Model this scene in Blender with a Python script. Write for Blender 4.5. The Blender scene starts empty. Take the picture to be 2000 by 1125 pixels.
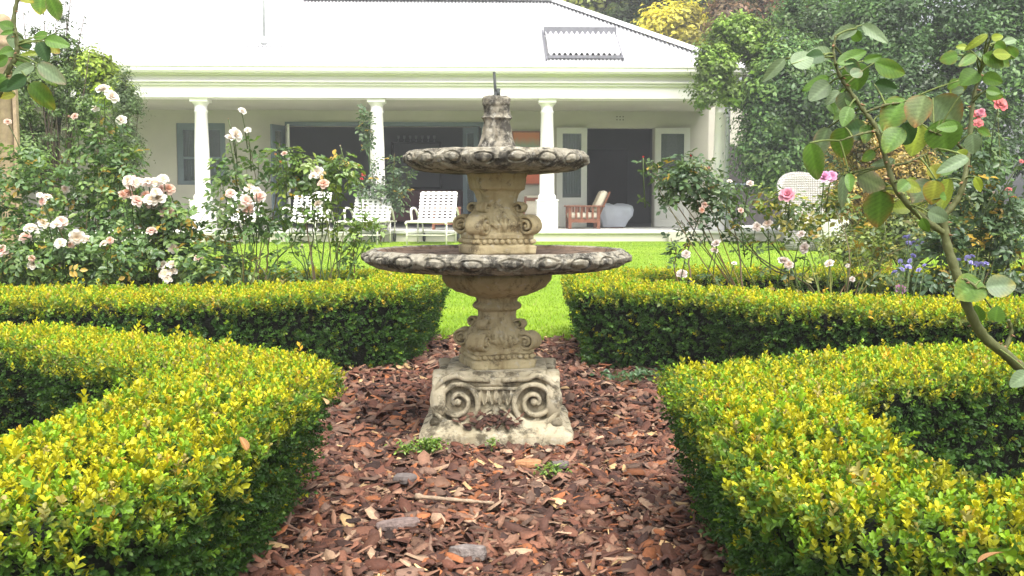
import bpy, bmesh, math, random
import numpy as np
from mathutils import Vector, Matrix

random.seed(7)
rng = np.random.default_rng(7)
scene = bpy.context.scene
COL = scene.collection
PI = math.pi

# ------------------------------------------------------------------ camera
CAM_H = 0.80
FPX = 2000.0
PITCH = math.atan((562.5 - 402) / FPX)
cam_data = bpy.data.cameras.new('camera')
cam_data.sensor_width = 36
cam_data.lens = FPX / 2000 * 36
cam_data.clip_start = 0.05
cam_data.clip_end = 2000
cam = bpy.data.objects.new('camera', cam_data)
cam.location = (0, 0, CAM_H)
cam.rotation_euler = (PI / 2 - PITCH, 0, 0)
COL.objects.link(cam)
scene.camera = cam

# ------------------------------------------------------------------ sky, sun, exposure
SUN_EL, SUN_AZ = math.radians(58), math.radians(163)      # azimuth clockwise from +Y
world = bpy.data.worlds.new('World')
scene.world = world
world.use_nodes = True
nt = world.node_tree
nt.nodes.clear()
sky = nt.nodes.new('ShaderNodeTexSky')
sky.sky_type = 'NISHITA'
sky.sun_disc = False
sky.sun_elevation = SUN_EL
sky.sun_rotation = SUN_AZ
sky.air_density = 1.0
sky.dust_density = 6.0
sky.ozone_density = 1.0
hs = nt.nodes.new('ShaderNodeHueSaturation')
hs.inputs['Saturation'].default_value = 0.22               # overcast: almost colourless
bg = nt.nodes.new('ShaderNodeBackground')
bg.inputs['Strength'].default_value = 0.15
wo = nt.nodes.new('ShaderNodeOutputWorld')
nt.links.new(sky.outputs[0], hs.inputs['Color'])
nt.links.new(hs.outputs[0], bg.inputs['Color'])
nt.links.new(bg.outputs[0], wo.inputs['Surface'])
sd = bpy.data.lights.new('sun', 'SUN')
sd.energy = 1.1
sd.angle = math.radians(35)
sd.color = (1.0, 0.95, 0.86)
sun = bpy.data.objects.new('sun', sd)
sv = Vector((math.sin(SUN_AZ) * math.cos(SUN_EL), math.cos(SUN_AZ) * math.cos(SUN_EL), math.sin(SUN_EL)))
sun.rotation_euler = sv.to_track_quat('Z', 'Y').to_euler()
sun.location = sv * 60
COL.objects.link(sun)
scene.view_settings.view_transform = 'Standard'
scene.view_settings.look = 'None'
scene.view_settings.exposure = 1.32
scene.view_settings.gamma = 1
scene.cycles.use_denoising = True
scene.cycles.max_bounces = 6
scene.cycles.diffuse_bounces = 3
scene.cycles.transmission_bounces = 4
scene.cycles.transparent_max_bounces = 6

# ------------------------------------------------------------------ helpers
def ray(px, py):
    u, v = (px - 1000) / FPX, (562.5 - py) / FPX
    c, s = math.cos(PITCH), math.sin(PITCH)
    return Vector((u, c + v * s, -s + v * c))
def at(px, py, Y):
    d = ray(px, py)
    return Vector((0, 0, CAM_H)) + d * (Y / d.y)

def tag(o, label=None, cat=None, group=None, kind=None):
    if label: o['label'] = label
    if cat: o['category'] = cat
    if group: o['group'] = group
    if kind: o['kind'] = kind
    return o
def link(name, me, parent=None, loc=None, rot=None):
    o = bpy.data.objects.new(name, me)
    COL.objects.link(o)
    if parent is not None: o.parent = parent
    if loc is not None: o.location = loc
    if rot is not None: o.rotation_euler = rot
    return o
def empty(name, loc=(0, 0, 0), rz=0.0, label=None, cat=None, group=None):
    o = link(name, None, None, loc, (0, 0, rz))
    o.empty_display_size = 0.1
    return tag(o, label, cat, group)

def np_mesh(name, V, F, mat, col=None, smooth=False):
    """V (n,3); F (m,k) array or list of such arrays."""
    if not isinstance(F, list): F = [F]
    F = [np.asarray(f, dtype=np.int32) for f in F if len(f)]
    me = bpy.data.meshes.new(name)
    V = np.asarray(V, dtype=np.float32)
    me.vertices.add(len(V)); me.vertices.foreach_set('co', V.ravel())
    nl = sum(f.size for f in F); npoly = sum(len(f) for f in F)
    me.loops.add(nl); me.polygons.add(npoly)
    me.loops.foreach_set('vertex_index', np.concatenate([f.ravel() for f in F]))
    tot = np.concatenate([np.full(len(f), f.shape[1], dtype=np.int32) for f in F])
    st = np.zeros(npoly, dtype=np.int32); st[1:] = np.cumsum(tot)[:-1]
    me.polygons.foreach_set('loop_start', st)
    me.polygons.foreach_set('loop_total', tot)
    if smooth: me.polygons.foreach_set('use_smooth', np.ones(npoly, dtype=bool))
    me.update(calc_edges=True)
    if col is not None:
        a = me.color_attributes.new('Col', 'FLOAT_COLOR', 'POINT')
        c = np.ones((len(V), 4), dtype=np.float32); c[:, :3] = col
        a.data.foreach_set('color', c.ravel())
    if mat: me.materials.append(mat)
    return me

class MB:
    """collects simple shapes, builds one mesh object"""
    def __init__(s): s.v = []; s.f = []; s.c = []
    def add(s, V, F, col=None):
        b = len(s.v)
        s.v += [tuple(p) for p in V]
        for f in F: s.f.append(tuple(int(i) + b for i in f))
        s.c += [tuple(col) if col is not None else (1, 1, 1)] * len(V)
        return s
    def box(s, a, b, col=None):
        x0, y0, z0 = a; x1, y1, z1 = b
        V = [(x0,y0,z0),(x1,y0,z0),(x1,y1,z0),(x0,y1,z0),(x0,y0,z1),(x1,y0,z1),(x1,y1,z1),(x0,y1,z1)]
        F = [(0,3,2,1),(4,5,6,7),(0,1,5,4),(1,2,6,5),(2,3,7,6),(3,0,4,7)]
        return s.add(V, F, col)
    def bar(s, p, q, w, h, up=(0, 0, 1), col=None):
        p, q = Vector(p), Vector(q)
        d = (q - p).normalized(); u = Vector(up)
        if abs(d.dot(u)) > 0.98: u = Vector((0, 1, 0))
        x = d.cross(u).normalized() * (w / 2); y = x.cross(d).normalized() * (h / 2)
        V = [p - x - y, p + x - y, p + x + y, p - x + y, q - x - y, q + x - y, q + x + y, q - x + y]
        F = [(0,3,2,1),(4,5,6,7),(0,1,5,4),(1,2,6,5),(2,3,7,6),(3,0,4,7)]
        return s.add(V, F, col)
    def tube(s, pts, rad, seg=6, col=None):
        V, F = tube_np(pts, rad, seg)
        return s.add(V, F, col)
    def lathe(s, prof, seg=24, c=(0, 0, 0), col=None):
        V = []; F = []
        for z, r in prof:
            for k in range(seg):
                a = 2 * PI * k / seg
                V.append((c[0] + r * math.cos(a), c[1] + r * math.sin(a), c[2] + z))
        n = len(prof)
        for i in range(n - 1):
            for k in range(seg):
                k2 = (k + 1) % seg
                F.append((i*seg+k, i*seg+k2, (i+1)*seg+k2, (i+1)*seg+k))
        F.append(tuple(range(seg - 1, -1, -1))); F.append(tuple((n-1)*seg + k for k in range(seg)))
        return s.add(V, F, col)
    def ball(s, c, r, seg=10, rings=6, col=None):
        if not hasattr(r, '__len__'): r = (r, r, r)
        V = [(c[0], c[1], c[2] - r[2])]; F = []
        for i in range(1, rings):
            t = PI * i / rings
            for k in range(seg):
                a = 2 * PI * k / seg
                V.append((c[0]+r[0]*math.sin(t)*math.cos(a), c[1]+r[1]*math.sin(t)*math.sin(a), c[2]-r[2]*math.cos(t)))
        V.append((c[0], c[1], c[2] + r[2])); top = len(V) - 1
        for k in range(seg):
            k2 = (k + 1) % seg
            F.append((0, 1 + k2, 1 + k))
            for i in range(rings - 2):
                F.append((1+i*seg+k, 1+i*seg+k2, 1+(i+1)*seg+k2, 1+(i+1)*seg+k))
            F.append((1+(rings-2)*seg+k, 1+(rings-2)*seg+k2, top))
        return s.add(V, F, col)
    def mesh(s, name, mat, smooth=False, usecol=False):
        me = bpy.data.meshes.new(name)
        me.from_pydata(s.v, [], s.f); me.update()
        if usecol:
            a = me.color_attributes.new('Col', 'FLOAT_COLOR', 'POINT')
            c = np.ones((len(s.v), 4), dtype=np.float32); c[:, :3] = np.array(s.c)
            a.data.foreach_set('color', c.ravel())
        if mat: me.materials.append(mat)
        if smooth: me.polygons.foreach_set('use_smooth', np.ones(len(me.polygons), dtype=bool))
        return me
    def build(s, name, mat, parent=None, smooth=False, usecol=False, bevel=0.0):
        o = link(name, s.mesh(name, mat, smooth, usecol), parent)
        if bevel:
            m = o.modifiers.new('bevel', 'BEVEL'); m.width = bevel; m.segments = 2; m.limit_method = 'ANGLE'
        return o

def tube_np(pts, rad, seg=6):
    P = [Vector(p) for p in pts]; n = len(P)
    if not hasattr(rad, '__len__'): rad = [rad] * n
    V = []; F = []
    d0 = (P[1] - P[0]).normalized()
    ref = Vector((0, 0, 1)) if abs(d0.z) < 0.9 else Vector((1, 0, 0))
    x = d0.cross(ref).normalized()
    for i in range(n):
        d = (P[min(i+1, n-1)] - P[max(i-1, 0)]).normalized()
        x = (x - d * x.dot(d)).normalized(); y = d.cross(x)
        for k in range(seg):
            a = 2 * PI * k / seg
            V.append(P[i] + x * (rad[i] * math.cos(a)) + y * (rad[i] * math.sin(a)))
    for i in range(n - 1):
        for k in range(seg):
            k2 = (k + 1) % seg
            F.append((i*seg+k, i*seg+k2, (i+1)*seg+k2, (i+1)*seg+k))
    F.append(tuple(range(seg - 1, -1, -1))); F.append(tuple((n-1)*seg + k for k in range(seg)))
    return V, F

def smooth_path(pts, sub=6):
    P = [Vector(p) for p in pts]; out = []
    for i in range(len(P) - 1):
        p0, p1, p2, p3 = P[max(i-1, 0)], P[i], P[i+1], P[min(i+2, len(P)-1)]
        for k in range(sub):
            t = k / sub
            out.append(0.5 * ((2*p1) + (p2-p0)*t + (2*p0-5*p1+4*p2-p3)*t*t + (3*p1-p0-3*p2+p3)*t**3))
    out.append(P[-1]); return out

# cheap value noise for shaping geometry
_NT = np.random.default_rng(3).random((64, 64, 64)).astype(np.float32)
def vnoise(P):
    P = np.asarray(P, dtype=np.float64); i = np.floor(P).astype(int); f = P - i; f = f*f*(3-2*f)
    out = 0
    for dx in (0, 1):
        for dy in (0, 1):
            for dz in (0, 1):
                w = (f[..., 0] if dx else 1-f[..., 0]) * (f[..., 1] if dy else 1-f[..., 1]) * (f[..., 2] if dz else 1-f[..., 2])
                out = out + w * _NT[(i[..., 0]+dx) % 64, (i[..., 1]+dy) % 64, (i[..., 2]+dz) % 64]
    return out * 2 - 1
def fbm(P, o=3):
    P = np.asarray(P); s = 0; a = 1.0
    for k in range(o): s = s + a * vnoise(P * 2**k + 11.3*k); a *= 0.5
    return s / 1.75

# ------------------------------------------------------------------ materials
def new_mat(name):
    m = bpy.data.materials.new(name); m.use_nodes = True
    n = m.node_tree; n.nodes.clear()
    return m, n, n.nodes.new, n.links.new
def ramp(N, stops):
    r = N('ShaderNodeValToRGB'); cr = r.color_ramp
    while len(cr.elements) > 1: cr.elements.remove(cr.elements[-1])
    cr.elements[0].position = stops[0][0]; cr.elements[0].color = (*stops[0][1], 1)
    for p, c in stops[1:]:
        e = cr.elements.new(p); e.color = (*c, 1)
    return r
def noise(N, L, scale, detail=4, vec=None, rough=0.55):
    t = N('ShaderNodeTexNoise'); t.inputs['Scale'].default_value = scale
    t.inputs['Detail'].default_value = detail; t.inputs['Roughness'].default_value = rough
    if vec is not None: L(vec, t.inputs['Vector'])
    return t
def m_plain(name, c, rough=0.6, var=0.12, scale=8.0, bump=0.1, bscale=60.0, metal=0.0, spec=0.4):
    m, n, N, L = new_mat(name)
    tc = N('ShaderNodeTexCoord')
    t = noise(N, L, scale, 5, tc.outputs['Object'])
    r = ramp(N, [(0.3, tuple(x*(1-var) for x in c)), (0.7, tuple(min(1, x*(1+var)) for x in c))])
    L(t.outputs['Fac'], r.inputs['Fac'])
    p = N('ShaderNodeBsdfPrincipled'); o = N('ShaderNodeOutputMaterial')
    L(r.outputs[0], p.inputs['Base Color'])
    p.inputs['Roughness'].default_value = rough; p.inputs['Metallic'].default_value = metal
    p.inputs['Specular IOR Level'].default_value = spec
    if bump:
        t2 = noise(N, L, bscale, 4, tc.outputs['Object'])
        b = N('ShaderNodeBump'); b.inputs['Strength'].default_value = bump; b.inputs['Distance'].default_value = 0.01
        L(t2.outputs['Fac'], b.inputs['Height']); L(b.outputs[0], p.inputs['Normal'])
    L(p.outputs[0], o.inputs['Surface'])
    return m
def m_leaf(name, trans=0.3, rough=0.42, spec=0.4, veins=False, nscale=90.0, tint=(1.0, 1.0, 0.55)):
    """leaf colour comes from the mesh's Col attribute"""
    m, n, N, L = new_mat(name)
    a = N('ShaderNodeAttribute'); a.attribute_name = 'Col'
    tc = N('ShaderNodeTexCoord')
    t = noise(N, L, nscale, 3, tc.outputs['Object'])
    mr = N('ShaderNodeMapRange'); mr.inputs[3].default_value = 0.75; mr.inputs[4].default_value = 1.25
    L(t.outputs['Fac'], mr.inputs[0])
    mx = N('ShaderNodeVectorMath'); mx.operation = 'SCALE'
    L(a.outputs['Color'], mx.inputs[0]); L(mr.outputs[0], mx.inputs['Scale'])
    p = N('ShaderNodeBsdfPrincipled'); o = N('ShaderNodeOutputMaterial')
    L(mx.outputs[0], p.inputs['Base Color']); p.inputs['Roughness'].default_value = rough
    p.inputs['Specular IOR Level'].default_value = spec
    if veins:
        t2 = noise(N, L, nscale*2, 3, tc.outputs['Object'])
        b = N('ShaderNodeBump'); b.inputs['Strength'].default_value = 0.25; b.inputs['Distance'].default_value = 0.002
        L(t2.outputs['Fac'], b.inputs['Height']); L(b.outputs[0], p.inputs['Normal'])
    tr = N('ShaderNodeBsdfTranslucent')
    mt = N('ShaderNodeVectorMath'); mt.operation = 'MULTIPLY'; mt.inputs[1].default_value = tint
    L(mx.outputs[0], mt.inputs[0]); L(mt.outputs[0], tr.inputs['Color'])
    ms = N('ShaderNodeMixShader'); ms.inputs['Fac'].default_value = trans
    L(p.outputs[0], ms.inputs[1]); L(tr.outputs[0], ms.inputs[2]); L(ms.outputs[0], o.inputs['Surface'])
    return m
def m_stone(name, base_a, base_b, dark, dark_amt, light_amt=0.5, scale=1.0):
    """weathered cast stone: two base tones, black crust patches, pale lichen spots"""
    m, n, N, L = new_mat(name)
    tc = N('ShaderNodeTexCoord'); ob = tc.outputs['Object']
    p = N('ShaderNodeBsdfPrincipled'); o = N('ShaderNodeOutputMaterial')
    t = noise(N, L, 9*scale, 6, ob, 0.6); r = ramp(N, [(0.32, base_a), (0.68, base_b)])
    L(t.outputs['Fac'], r.inputs['Fac'])
    td = noise(N, L, 16*scale, 9, ob, 0.72); rd = ramp(N, [(0.53 - dark_amt, (1, 1, 1)), (0.63 - dark_amt, (0, 0, 0))])
    L(td.outputs['Fac'], rd.inputs['Fac'])
    inv = N('ShaderNodeMath'); inv.operation = 'SUBTRACT'; inv.inputs[0].default_value = 1.0; L(rd.outputs[0], inv.inputs[1])
    fm = N('ShaderNodeMath'); fm.operation = 'MULTIPLY'; fm.inputs[1].default_value = 0.88; L(inv.outputs[0], fm.inputs[0])
    mx = N('ShaderNodeMix'); mx.data_type = 'RGBA'
    L(fm.outputs[0], mx.inputs['Factor']); L(r.outputs[0], mx.inputs['A']); mx.inputs['B'].default_value = (*dark, 1)
    tl = noise(N, L, 38*scale, 6, ob, 0.65); rl = ramp(N, [(0.60 - 0.06*light_amt, (0, 0, 0)), (0.68 - 0.06*light_amt, (1, 1, 1))])
    L(tl.outputs['Fac'], rl.inputs['Fac'])
    fl = N('ShaderNodeMath'); fl.operation = 'MULTIPLY'; fl.inputs[1].default_value = light_amt; L(rl.outputs[0], fl.inputs[0])
    mx2 = N('ShaderNodeMix'); mx2.data_type = 'RGBA'
    L(fl.outputs[0], mx2.inputs['Factor']); L(mx.outputs['Result'], mx2.inputs['A']); mx2.inputs['B'].default_value = (0.52, 0.50, 0.43, 1)
    mpg = N('ShaderNodeMapping'); mpg.inputs['Scale'].default_value = (1, 1, .12); L(ob, mpg.inputs['Vector'])
    ts = noise(N, L, 34*scale, 4, mpg.outputs[0], .6); rs = ramp(N, [(.54, (1, 1, 1)), (.68, (.60, .55, .47))]); L(ts.outputs['Fac'], rs.inputs['Fac'])
    mst = N('ShaderNodeMix'); mst.data_type = 'RGBA'; mst.blend_type = 'MULTIPLY'; mst.inputs['Factor'].default_value = .8
    L(mx2.outputs['Result'], mst.inputs['A']); L(rs.outputs[0], mst.inputs['B'])
    L(mst.outputs['Result'], p.inputs['Base Color']); p.inputs['Roughness'].default_value = 0.92
    p.inputs['Specular IOR Level'].default_value = 0.2
    tb = noise(N, L, 75*scale, 10, ob, 0.78)
    b = N('ShaderNodeBump'); b.inputs['Strength'].default_value = 1.0; b.inputs['Distance'].default_value = 0.009
    L(tb.outputs['Fac'], b.inputs['Height']); L(b.outputs[0], p.inputs['Normal'])
    L(p.outputs[0], o.inputs['Surface'])
    return m
def m_attr(name, rough=0.85, bump=0.5, bscale=120.0, stretch=(1, 1, 1), var=0.35, spec=0.3):
    m, n, N, L = new_mat(name)
    a = N('ShaderNodeAttribute'); a.attribute_name = 'Col'
    tc = N('ShaderNodeTexCoord'); mp = N('ShaderNodeMapping'); mp.inputs['Scale'].default_value = stretch
    L(tc.outputs['Object'], mp.inputs['Vector'])
    t = noise(N, L, bscale, 5, mp.outputs[0])
    mr = N('ShaderNodeMapRange'); mr.inputs[3].default_value = 1-var; mr.inputs[4].default_value = 1+var
    L(t.outputs['Fac'], mr.inputs[0])
    mx = N('ShaderNodeVectorMath'); mx.operation = 'SCALE'
    L(a.outputs['Color'], mx.inputs[0]); L(mr.outputs[0], mx.inputs['Scale'])
    p = N('ShaderNodeBsdfPrincipled'); o = N('ShaderNodeOutputMaterial')
    L(mx.outputs[0], p.inputs['Base Color']); p.inputs['Roughness'].default_value = rough
    p.inputs['Specular IOR Level'].default_value = spec
    b = N('ShaderNodeBump'); b.inputs['Strength'].default_value = bump; b.inputs['Distance'].default_value = 0.004
    L(t.outputs['Fac'], b.inputs['Height']); L(b.outputs[0], p.inputs['Normal'])
    L(p.outputs[0], o.inputs['Surface'])
    return m
def m_glass(name, c=(0.10, 0.13, 0.13), alpha=0.55):
    m, n, N, L = new_mat(name)
    p = N('ShaderNodeBsdfPrincipled'); o = N('ShaderNodeOutputMaterial')
    p.inputs['Base Color'].default_value = (*c, 1); p.inputs['Roughness'].default_value = 0.04
    tr = N('ShaderNodeBsdfTransparent'); ms = N('ShaderNodeMixShader'); ms.inputs['Fac'].default_value = alpha
    L(tr.outputs[0], ms.inputs[1]); L(p.outputs[0], ms.inputs[2]); L(ms.outputs[0], o.inputs['Surface'])
    return m

M = {}
M['white'] = m_plain('white_paint', (0.81, 0.78, 0.77), 0.5, 0.03, 2, 0.05, 40)
M['roof'] = m_plain('white_roof_sheet', (0.56, 0.56, 0.57), 0.5, 0.06, .6, 0.0)
M['plaster'] = m_plain('cream_plaster', (0.46, 0.44, 0.37), 0.8, 0.08, 1.1, 0.15, 30)
M['terrace'] = m_plain('terrace_plaster', (0.62, 0.59, 0.50), 0.85, 0.10, 2.5, 0.2, 30)
M['coping'] = m_plain('terrace_edge', (0.72, 0.71, 0.67), 0.7, 0.06, 3, 0.1, 30)
M['blueframe'] = m_plain('grey_blue_frame', (0.13, 0.17, 0.19), 0.5, 0.06, 4, 0.0)
M['doorwhite'] = m_plain('door_paint', (0.60, 0.60, 0.55), 0.5, 0.04, 3, 0.0)
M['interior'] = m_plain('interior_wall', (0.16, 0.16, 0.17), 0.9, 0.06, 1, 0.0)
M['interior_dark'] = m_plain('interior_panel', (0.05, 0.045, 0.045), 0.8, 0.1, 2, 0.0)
M['curtain'] = m_plain('green_curtain', (0.16, 0.24, 0.19), 0.9, 0.2, 6, 0.0)
M['glass'] = m_glass('window_glass')
M['metal_grey'] = m_plain('dull_grey_metal', (0.16, 0.16, 0.18), 0.5, 0.15, 8, 0.05, 60)
M['pipe_metal'] = m_plain('weathered_pipe', (0.045, 0.05, 0.05), 0.6, 0.3, 30, 0.2, 120)
M['light_metal'] = m_plain('grey_flashing', (0.42, 0.43, 0.45), 0.45, 0.1, 6, 0.0)
M['redwood'] = m_plain('red_brown_wood', (0.19, 0.072, 0.038), 0.5, 0.25, 12, 0.1, 60)
M['cushion'] = m_plain('cream_cushion', (0.62, 0.57, 0.46), 0.9, 0.06, 20, 0.15, 200)
M['cushion_tan'] = m_plain('tan_stripe', (0.38, 0.31, 0.21), 0.9, 0.06, 20, 0.15, 200)
M['bluecloth'] = m_plain('grey_blue_cloth', (0.46, 0.49, 0.56), 0.9, 0.08, 5, 0.2, 80)
M['chairframe'] = m_plain('cream_enamel', (0.70, 0.68, 0.58), 0.4, 0.04, 10, 0.0)
M['strap'] = m_plain('white_vinyl_strap', (0.82, 0.82, 0.80), 0.4, 0.03, 20, 0.0)
M['rubber'] = m_plain('black_rubber', (0.02, 0.02, 0.022), 0.6, 0.1, 20, 0.0)
def wicker_mat():
    m, n, N, L = new_mat('white_wicker')
    tc = N('ShaderNodeTexCoord'); p = N('ShaderNodeBsdfPrincipled'); o = N('ShaderNodeOutputMaterial')
    wv = N('ShaderNodeTexWave'); wv.bands_direction = 'Z'; wv.inputs['Scale'].default_value = 12; wv.inputs['Distortion'].default_value = 1.5
    wx = N('ShaderNodeTexWave'); wx.bands_direction = 'X'; wx.inputs['Scale'].default_value = 9
    L(tc.outputs['Object'], wv.inputs['Vector']); L(tc.outputs['Object'], wx.inputs['Vector'])
    mu = N('ShaderNodeMath'); mu.operation = 'MULTIPLY'; L(wv.outputs['Fac'], mu.inputs[0]); L(wx.outputs['Fac'], mu.inputs[1])
    r = ramp(N, [(0.02, (.30, .28, .26)), (.25, (.62, .59, .56))]); L(mu.outputs[0], r.inputs['Fac']); L(r.outputs[0], p.inputs['Base Color'])
    b = N('ShaderNodeBump'); b.inputs['Strength'].default_value = 1; b.inputs['Distance'].default_value = .02; L(mu.outputs[0], b.inputs['Height']); L(b.outputs[0], p.inputs['Normal'])
    p.inputs['Roughness'].default_value = .6; L(p.outputs[0], o.inputs['Surface']); return m
M['wicker'] = wicker_mat()
M['postwood'] = m_plain('weathered_post_wood', (0.36, 0.27, 0.17), 0.85, 0.22, 25, 0.4, 120)
M['wood_grey'] = m_plain('dry_stick_wood', (0.34, 0.25, 0.17), 0.85, 0.3, 60, 0.5, 200)
M['slate'] = m_plain('grey_slate', (0.15, 0.125, 0.115), 0.7, 0.2, 30, 0.3, 150)
M['ochre'] = m_plain('orange_bark', (0.42, 0.21, 0.10), 0.85, 0.2, 60, 0.4, 200)
M['soil'] = m_plain('dark_soil', (0.045, 0.026, 0.018), 0.95, 0.35, 40, 0.8, 120)
M['ground'] = m_plain('far_ground', (0.06, 0.09, 0.03), 0.95, 0.3, 2, 0.4, 20)
M['chips'] = m_attr('bark_chips', 0.78, 0.6, 150, (1, 1, 1), 0.4, 0.35)
M['hedge'] = m_leaf('box_leaf', 0.28, 0.46, 0.32, nscale=60)
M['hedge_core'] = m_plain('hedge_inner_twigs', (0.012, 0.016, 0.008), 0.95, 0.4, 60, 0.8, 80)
M['foliage'] = m_leaf('shrub_leaf', 0.36, 0.36, 0.6, nscale=25)
M['treeleaf'] = m_leaf('tree_leaf', 0.36, 0.42, 0.5, nscale=3)
M['roseleaf'] = m_leaf('rose_leaf', 0.30, 0.45, 0.4, veins=True, nscale=160, tint=(1.0, 1.0, 0.5))
M['petal'] = m_leaf('rose_petal', 0.35, 0.7, 0.2, nscale=40, tint=(1, 1, 1))
M['cane'] = m_attr('rose_cane', 0.6, 0.35, 140, (1, 1, 1), 0.35)
M['bark'] = m_plain('tree_bark', (0.09, 0.07, 0.05), 0.9, 0.3, 20, 0.6, 40)
M['grass'] = m_leaf('grass_blade', 0.35, 0.55, 0.3, nscale=2.0, tint=(1, 1, 0.5))
M['stone_buff'] = m_stone('buff_cast_stone', (0.37, 0.295, 0.155), (0.60, 0.515, 0.315), (0.13, 0.10, 0.055), -0.015, 0.40)
M['stone_dark'] = m_stone('lichen_crusted_stone', (0.22, 0.20, 0.155), (0.44, 0.405, 0.32), (0.042, 0.040, 0.036), 0.065, 0.60)
M['stone_grey'] = m_stone('grey_weathered_stone', (0.37, 0.32, 0.21), (0.60, 0.535, 0.385), (0.10, 0.085, 0.056), 0.035, 0.42)
M['stone_bowl_in'] = m_stone('bowl_floor_stone', (0.16, 0.105, 0.07), (0.30, 0.21, 0.15), (0.06, 0.045, 0.035), 0.02, 0.2)

# lawn surface
def lawn_material():
    m, n, N, L = new_mat('lawn_turf')
    tc = N('ShaderNodeTexCoord')
    t1 = noise(N, L, 1.2, 4, tc.outputs['Object']); t2 = noise(N, L, 90, 6, tc.outputs['Object'], 0.7)
    ad = N('ShaderNodeMath'); ad.operation = 'ADD'; L(t1.outputs['Fac'], ad.inputs[0]); L(t2.outputs['Fac'], ad.inputs[1])
    hf = N('ShaderNodeMath'); hf.operation = 'MULTIPLY'; hf.inputs[1].default_value = 0.5; L(ad.outputs[0], hf.inputs[0])
    r = ramp(N, [(0.35, (0.12, 0.22, 0.018)), (0.5, (0.20, 0.32, 0.024)), (0.65, (0.29, 0.39, 0.04))])
    L(hf.outputs[0], r.inputs['Fac'])
    p = N('ShaderNodeBsdfPrincipled'); o = N('ShaderNodeOutputMaterial')
    L(r.outputs[0], p.inputs['Base Color']); p.inputs['Roughness'].default_value = 0.9; p.inputs['Specular IOR Level'].default_value = 0.15
    b = N('ShaderNodeBump'); b.inputs['Strength'].default_value = 0.6; b.inputs['Distance'].default_value = 0.02
    L(t2.outputs['Fac'], b.inputs['Height']); L(b.outputs[0], p.inputs['Normal'])
    L(p.outputs[0], o.inputs['Surface'])
    return m
M['lawn'] = lawn_material()

# ------------------------------------------------------------------ ground, lawn, beds
def lawn_z(y): return 0.006 + 0.10 * np.clip((np.asarray(y) - 7) / 11.0, 0, 1)
LAWN0 = 6.05
g = MB().add([(-300, -60, -0.06), (300, -60, -0.06), (300, 600, -0.06), (-300, 600, -0.06)], [(0, 1, 2, 3)]).build('ground', M['ground'])
tag(g, kind='structure')
V = []; F = []
ys = [LAWN0 + (25 - LAWN0) * i / 30 for i in range(31)]
for y in ys:
    for x in np.linspace(-22, 22, 23): V.append((x, y, float(lawn_z(y))))
for i in range(30):
    for j in range(22):
        a = i*23 + j; F.append((a, a+1, a+24, a+23))
tag(MB().add(V, F).build('lawn', M['lawn']), kind='structure')
# soil bed under hedges, with gently mounded surface
def soil_z(x, y):
    x = np.asarray(x, dtype=float); y = np.asarray(y, dtype=float)
    P = np.stack([x*1.7, y*1.7, np.zeros_like(x)+4.2], -1)
    return 0.012 * vnoise(P) - 0.004
nx, ny = 90, 100
X, Y = np.meshgrid(np.linspace(-6, 6, nx), np.linspace(-2.0, LAWN0 + 0.02, ny))
V = np.stack([X, Y, soil_z(X, Y) - 0.008], -1).reshape(-1, 3)
idx = np.arange(nx*ny).reshape(ny, nx)
F = np.stack([idx[:-1, :-1], idx[:-1, 1:], idx[1:, 1:], idx[1:, :-1]], -1).reshape(-1, 4)
tag(link('soil_bed', np_mesh('soil_bed', V, F, M['soil'], smooth=True)), kind='structure')

# short grass blades over the part of the lawn in view
n = 115000
gy = LAWN0 - 0.03 + (13.5) * rng.random(n)**1.7
gx = (rng.random(n) - 0.5) * 2 * (0.36 * gy + 1.2)
ok = np.ones(n, bool)
gh = 0.010 + 0.014 * rng.random(n); gw = 0.0016 + 0.0016*rng.random(n) + 0.00016*gy
ang = rng.random(n) * PI; lean = (rng.random((n, 2)) - 0.5) * 0.024
gz = lawn_z(gy)
dx, dy = np.cos(ang)*gw, np.sin(ang)*gw
V = np.empty((n, 3, 3)); V[:, 0] = np.stack([gx-dx, gy-dy, gz], -1); V[:, 1] = np.stack([gx+dx, gy+dy, gz], -1)
V[:, 2] = np.stack([gx+lean[:, 0], gy+lean[:, 1], gz+gh], -1)
patch = 0.5 + 0.5*vnoise(np.stack([gx*1.3, gy*0.8, gx*0+1.7], -1))
c = (np.array([0.17, 0.31, 0.016])[None] * (1-patch[:, None]) + np.array([0.31, 0.44, 0.026])[None] * patch[:, None]) * (0.75 + 0.5*rng.random((n, 1)))
dry = rng.random(n) < 0.03; c[dry] = (0.36, 0.33, 0.12)
o = link('lawn_grass', np_mesh('lawn_grass', V.reshape(-1, 3), np.arange(3*n).reshape(-1, 3), M['grass'], np.repeat(c, 3, 0)))
tag(o, 'short bright green mown grass behind the fountain', 'grass', kind='stuff')

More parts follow.
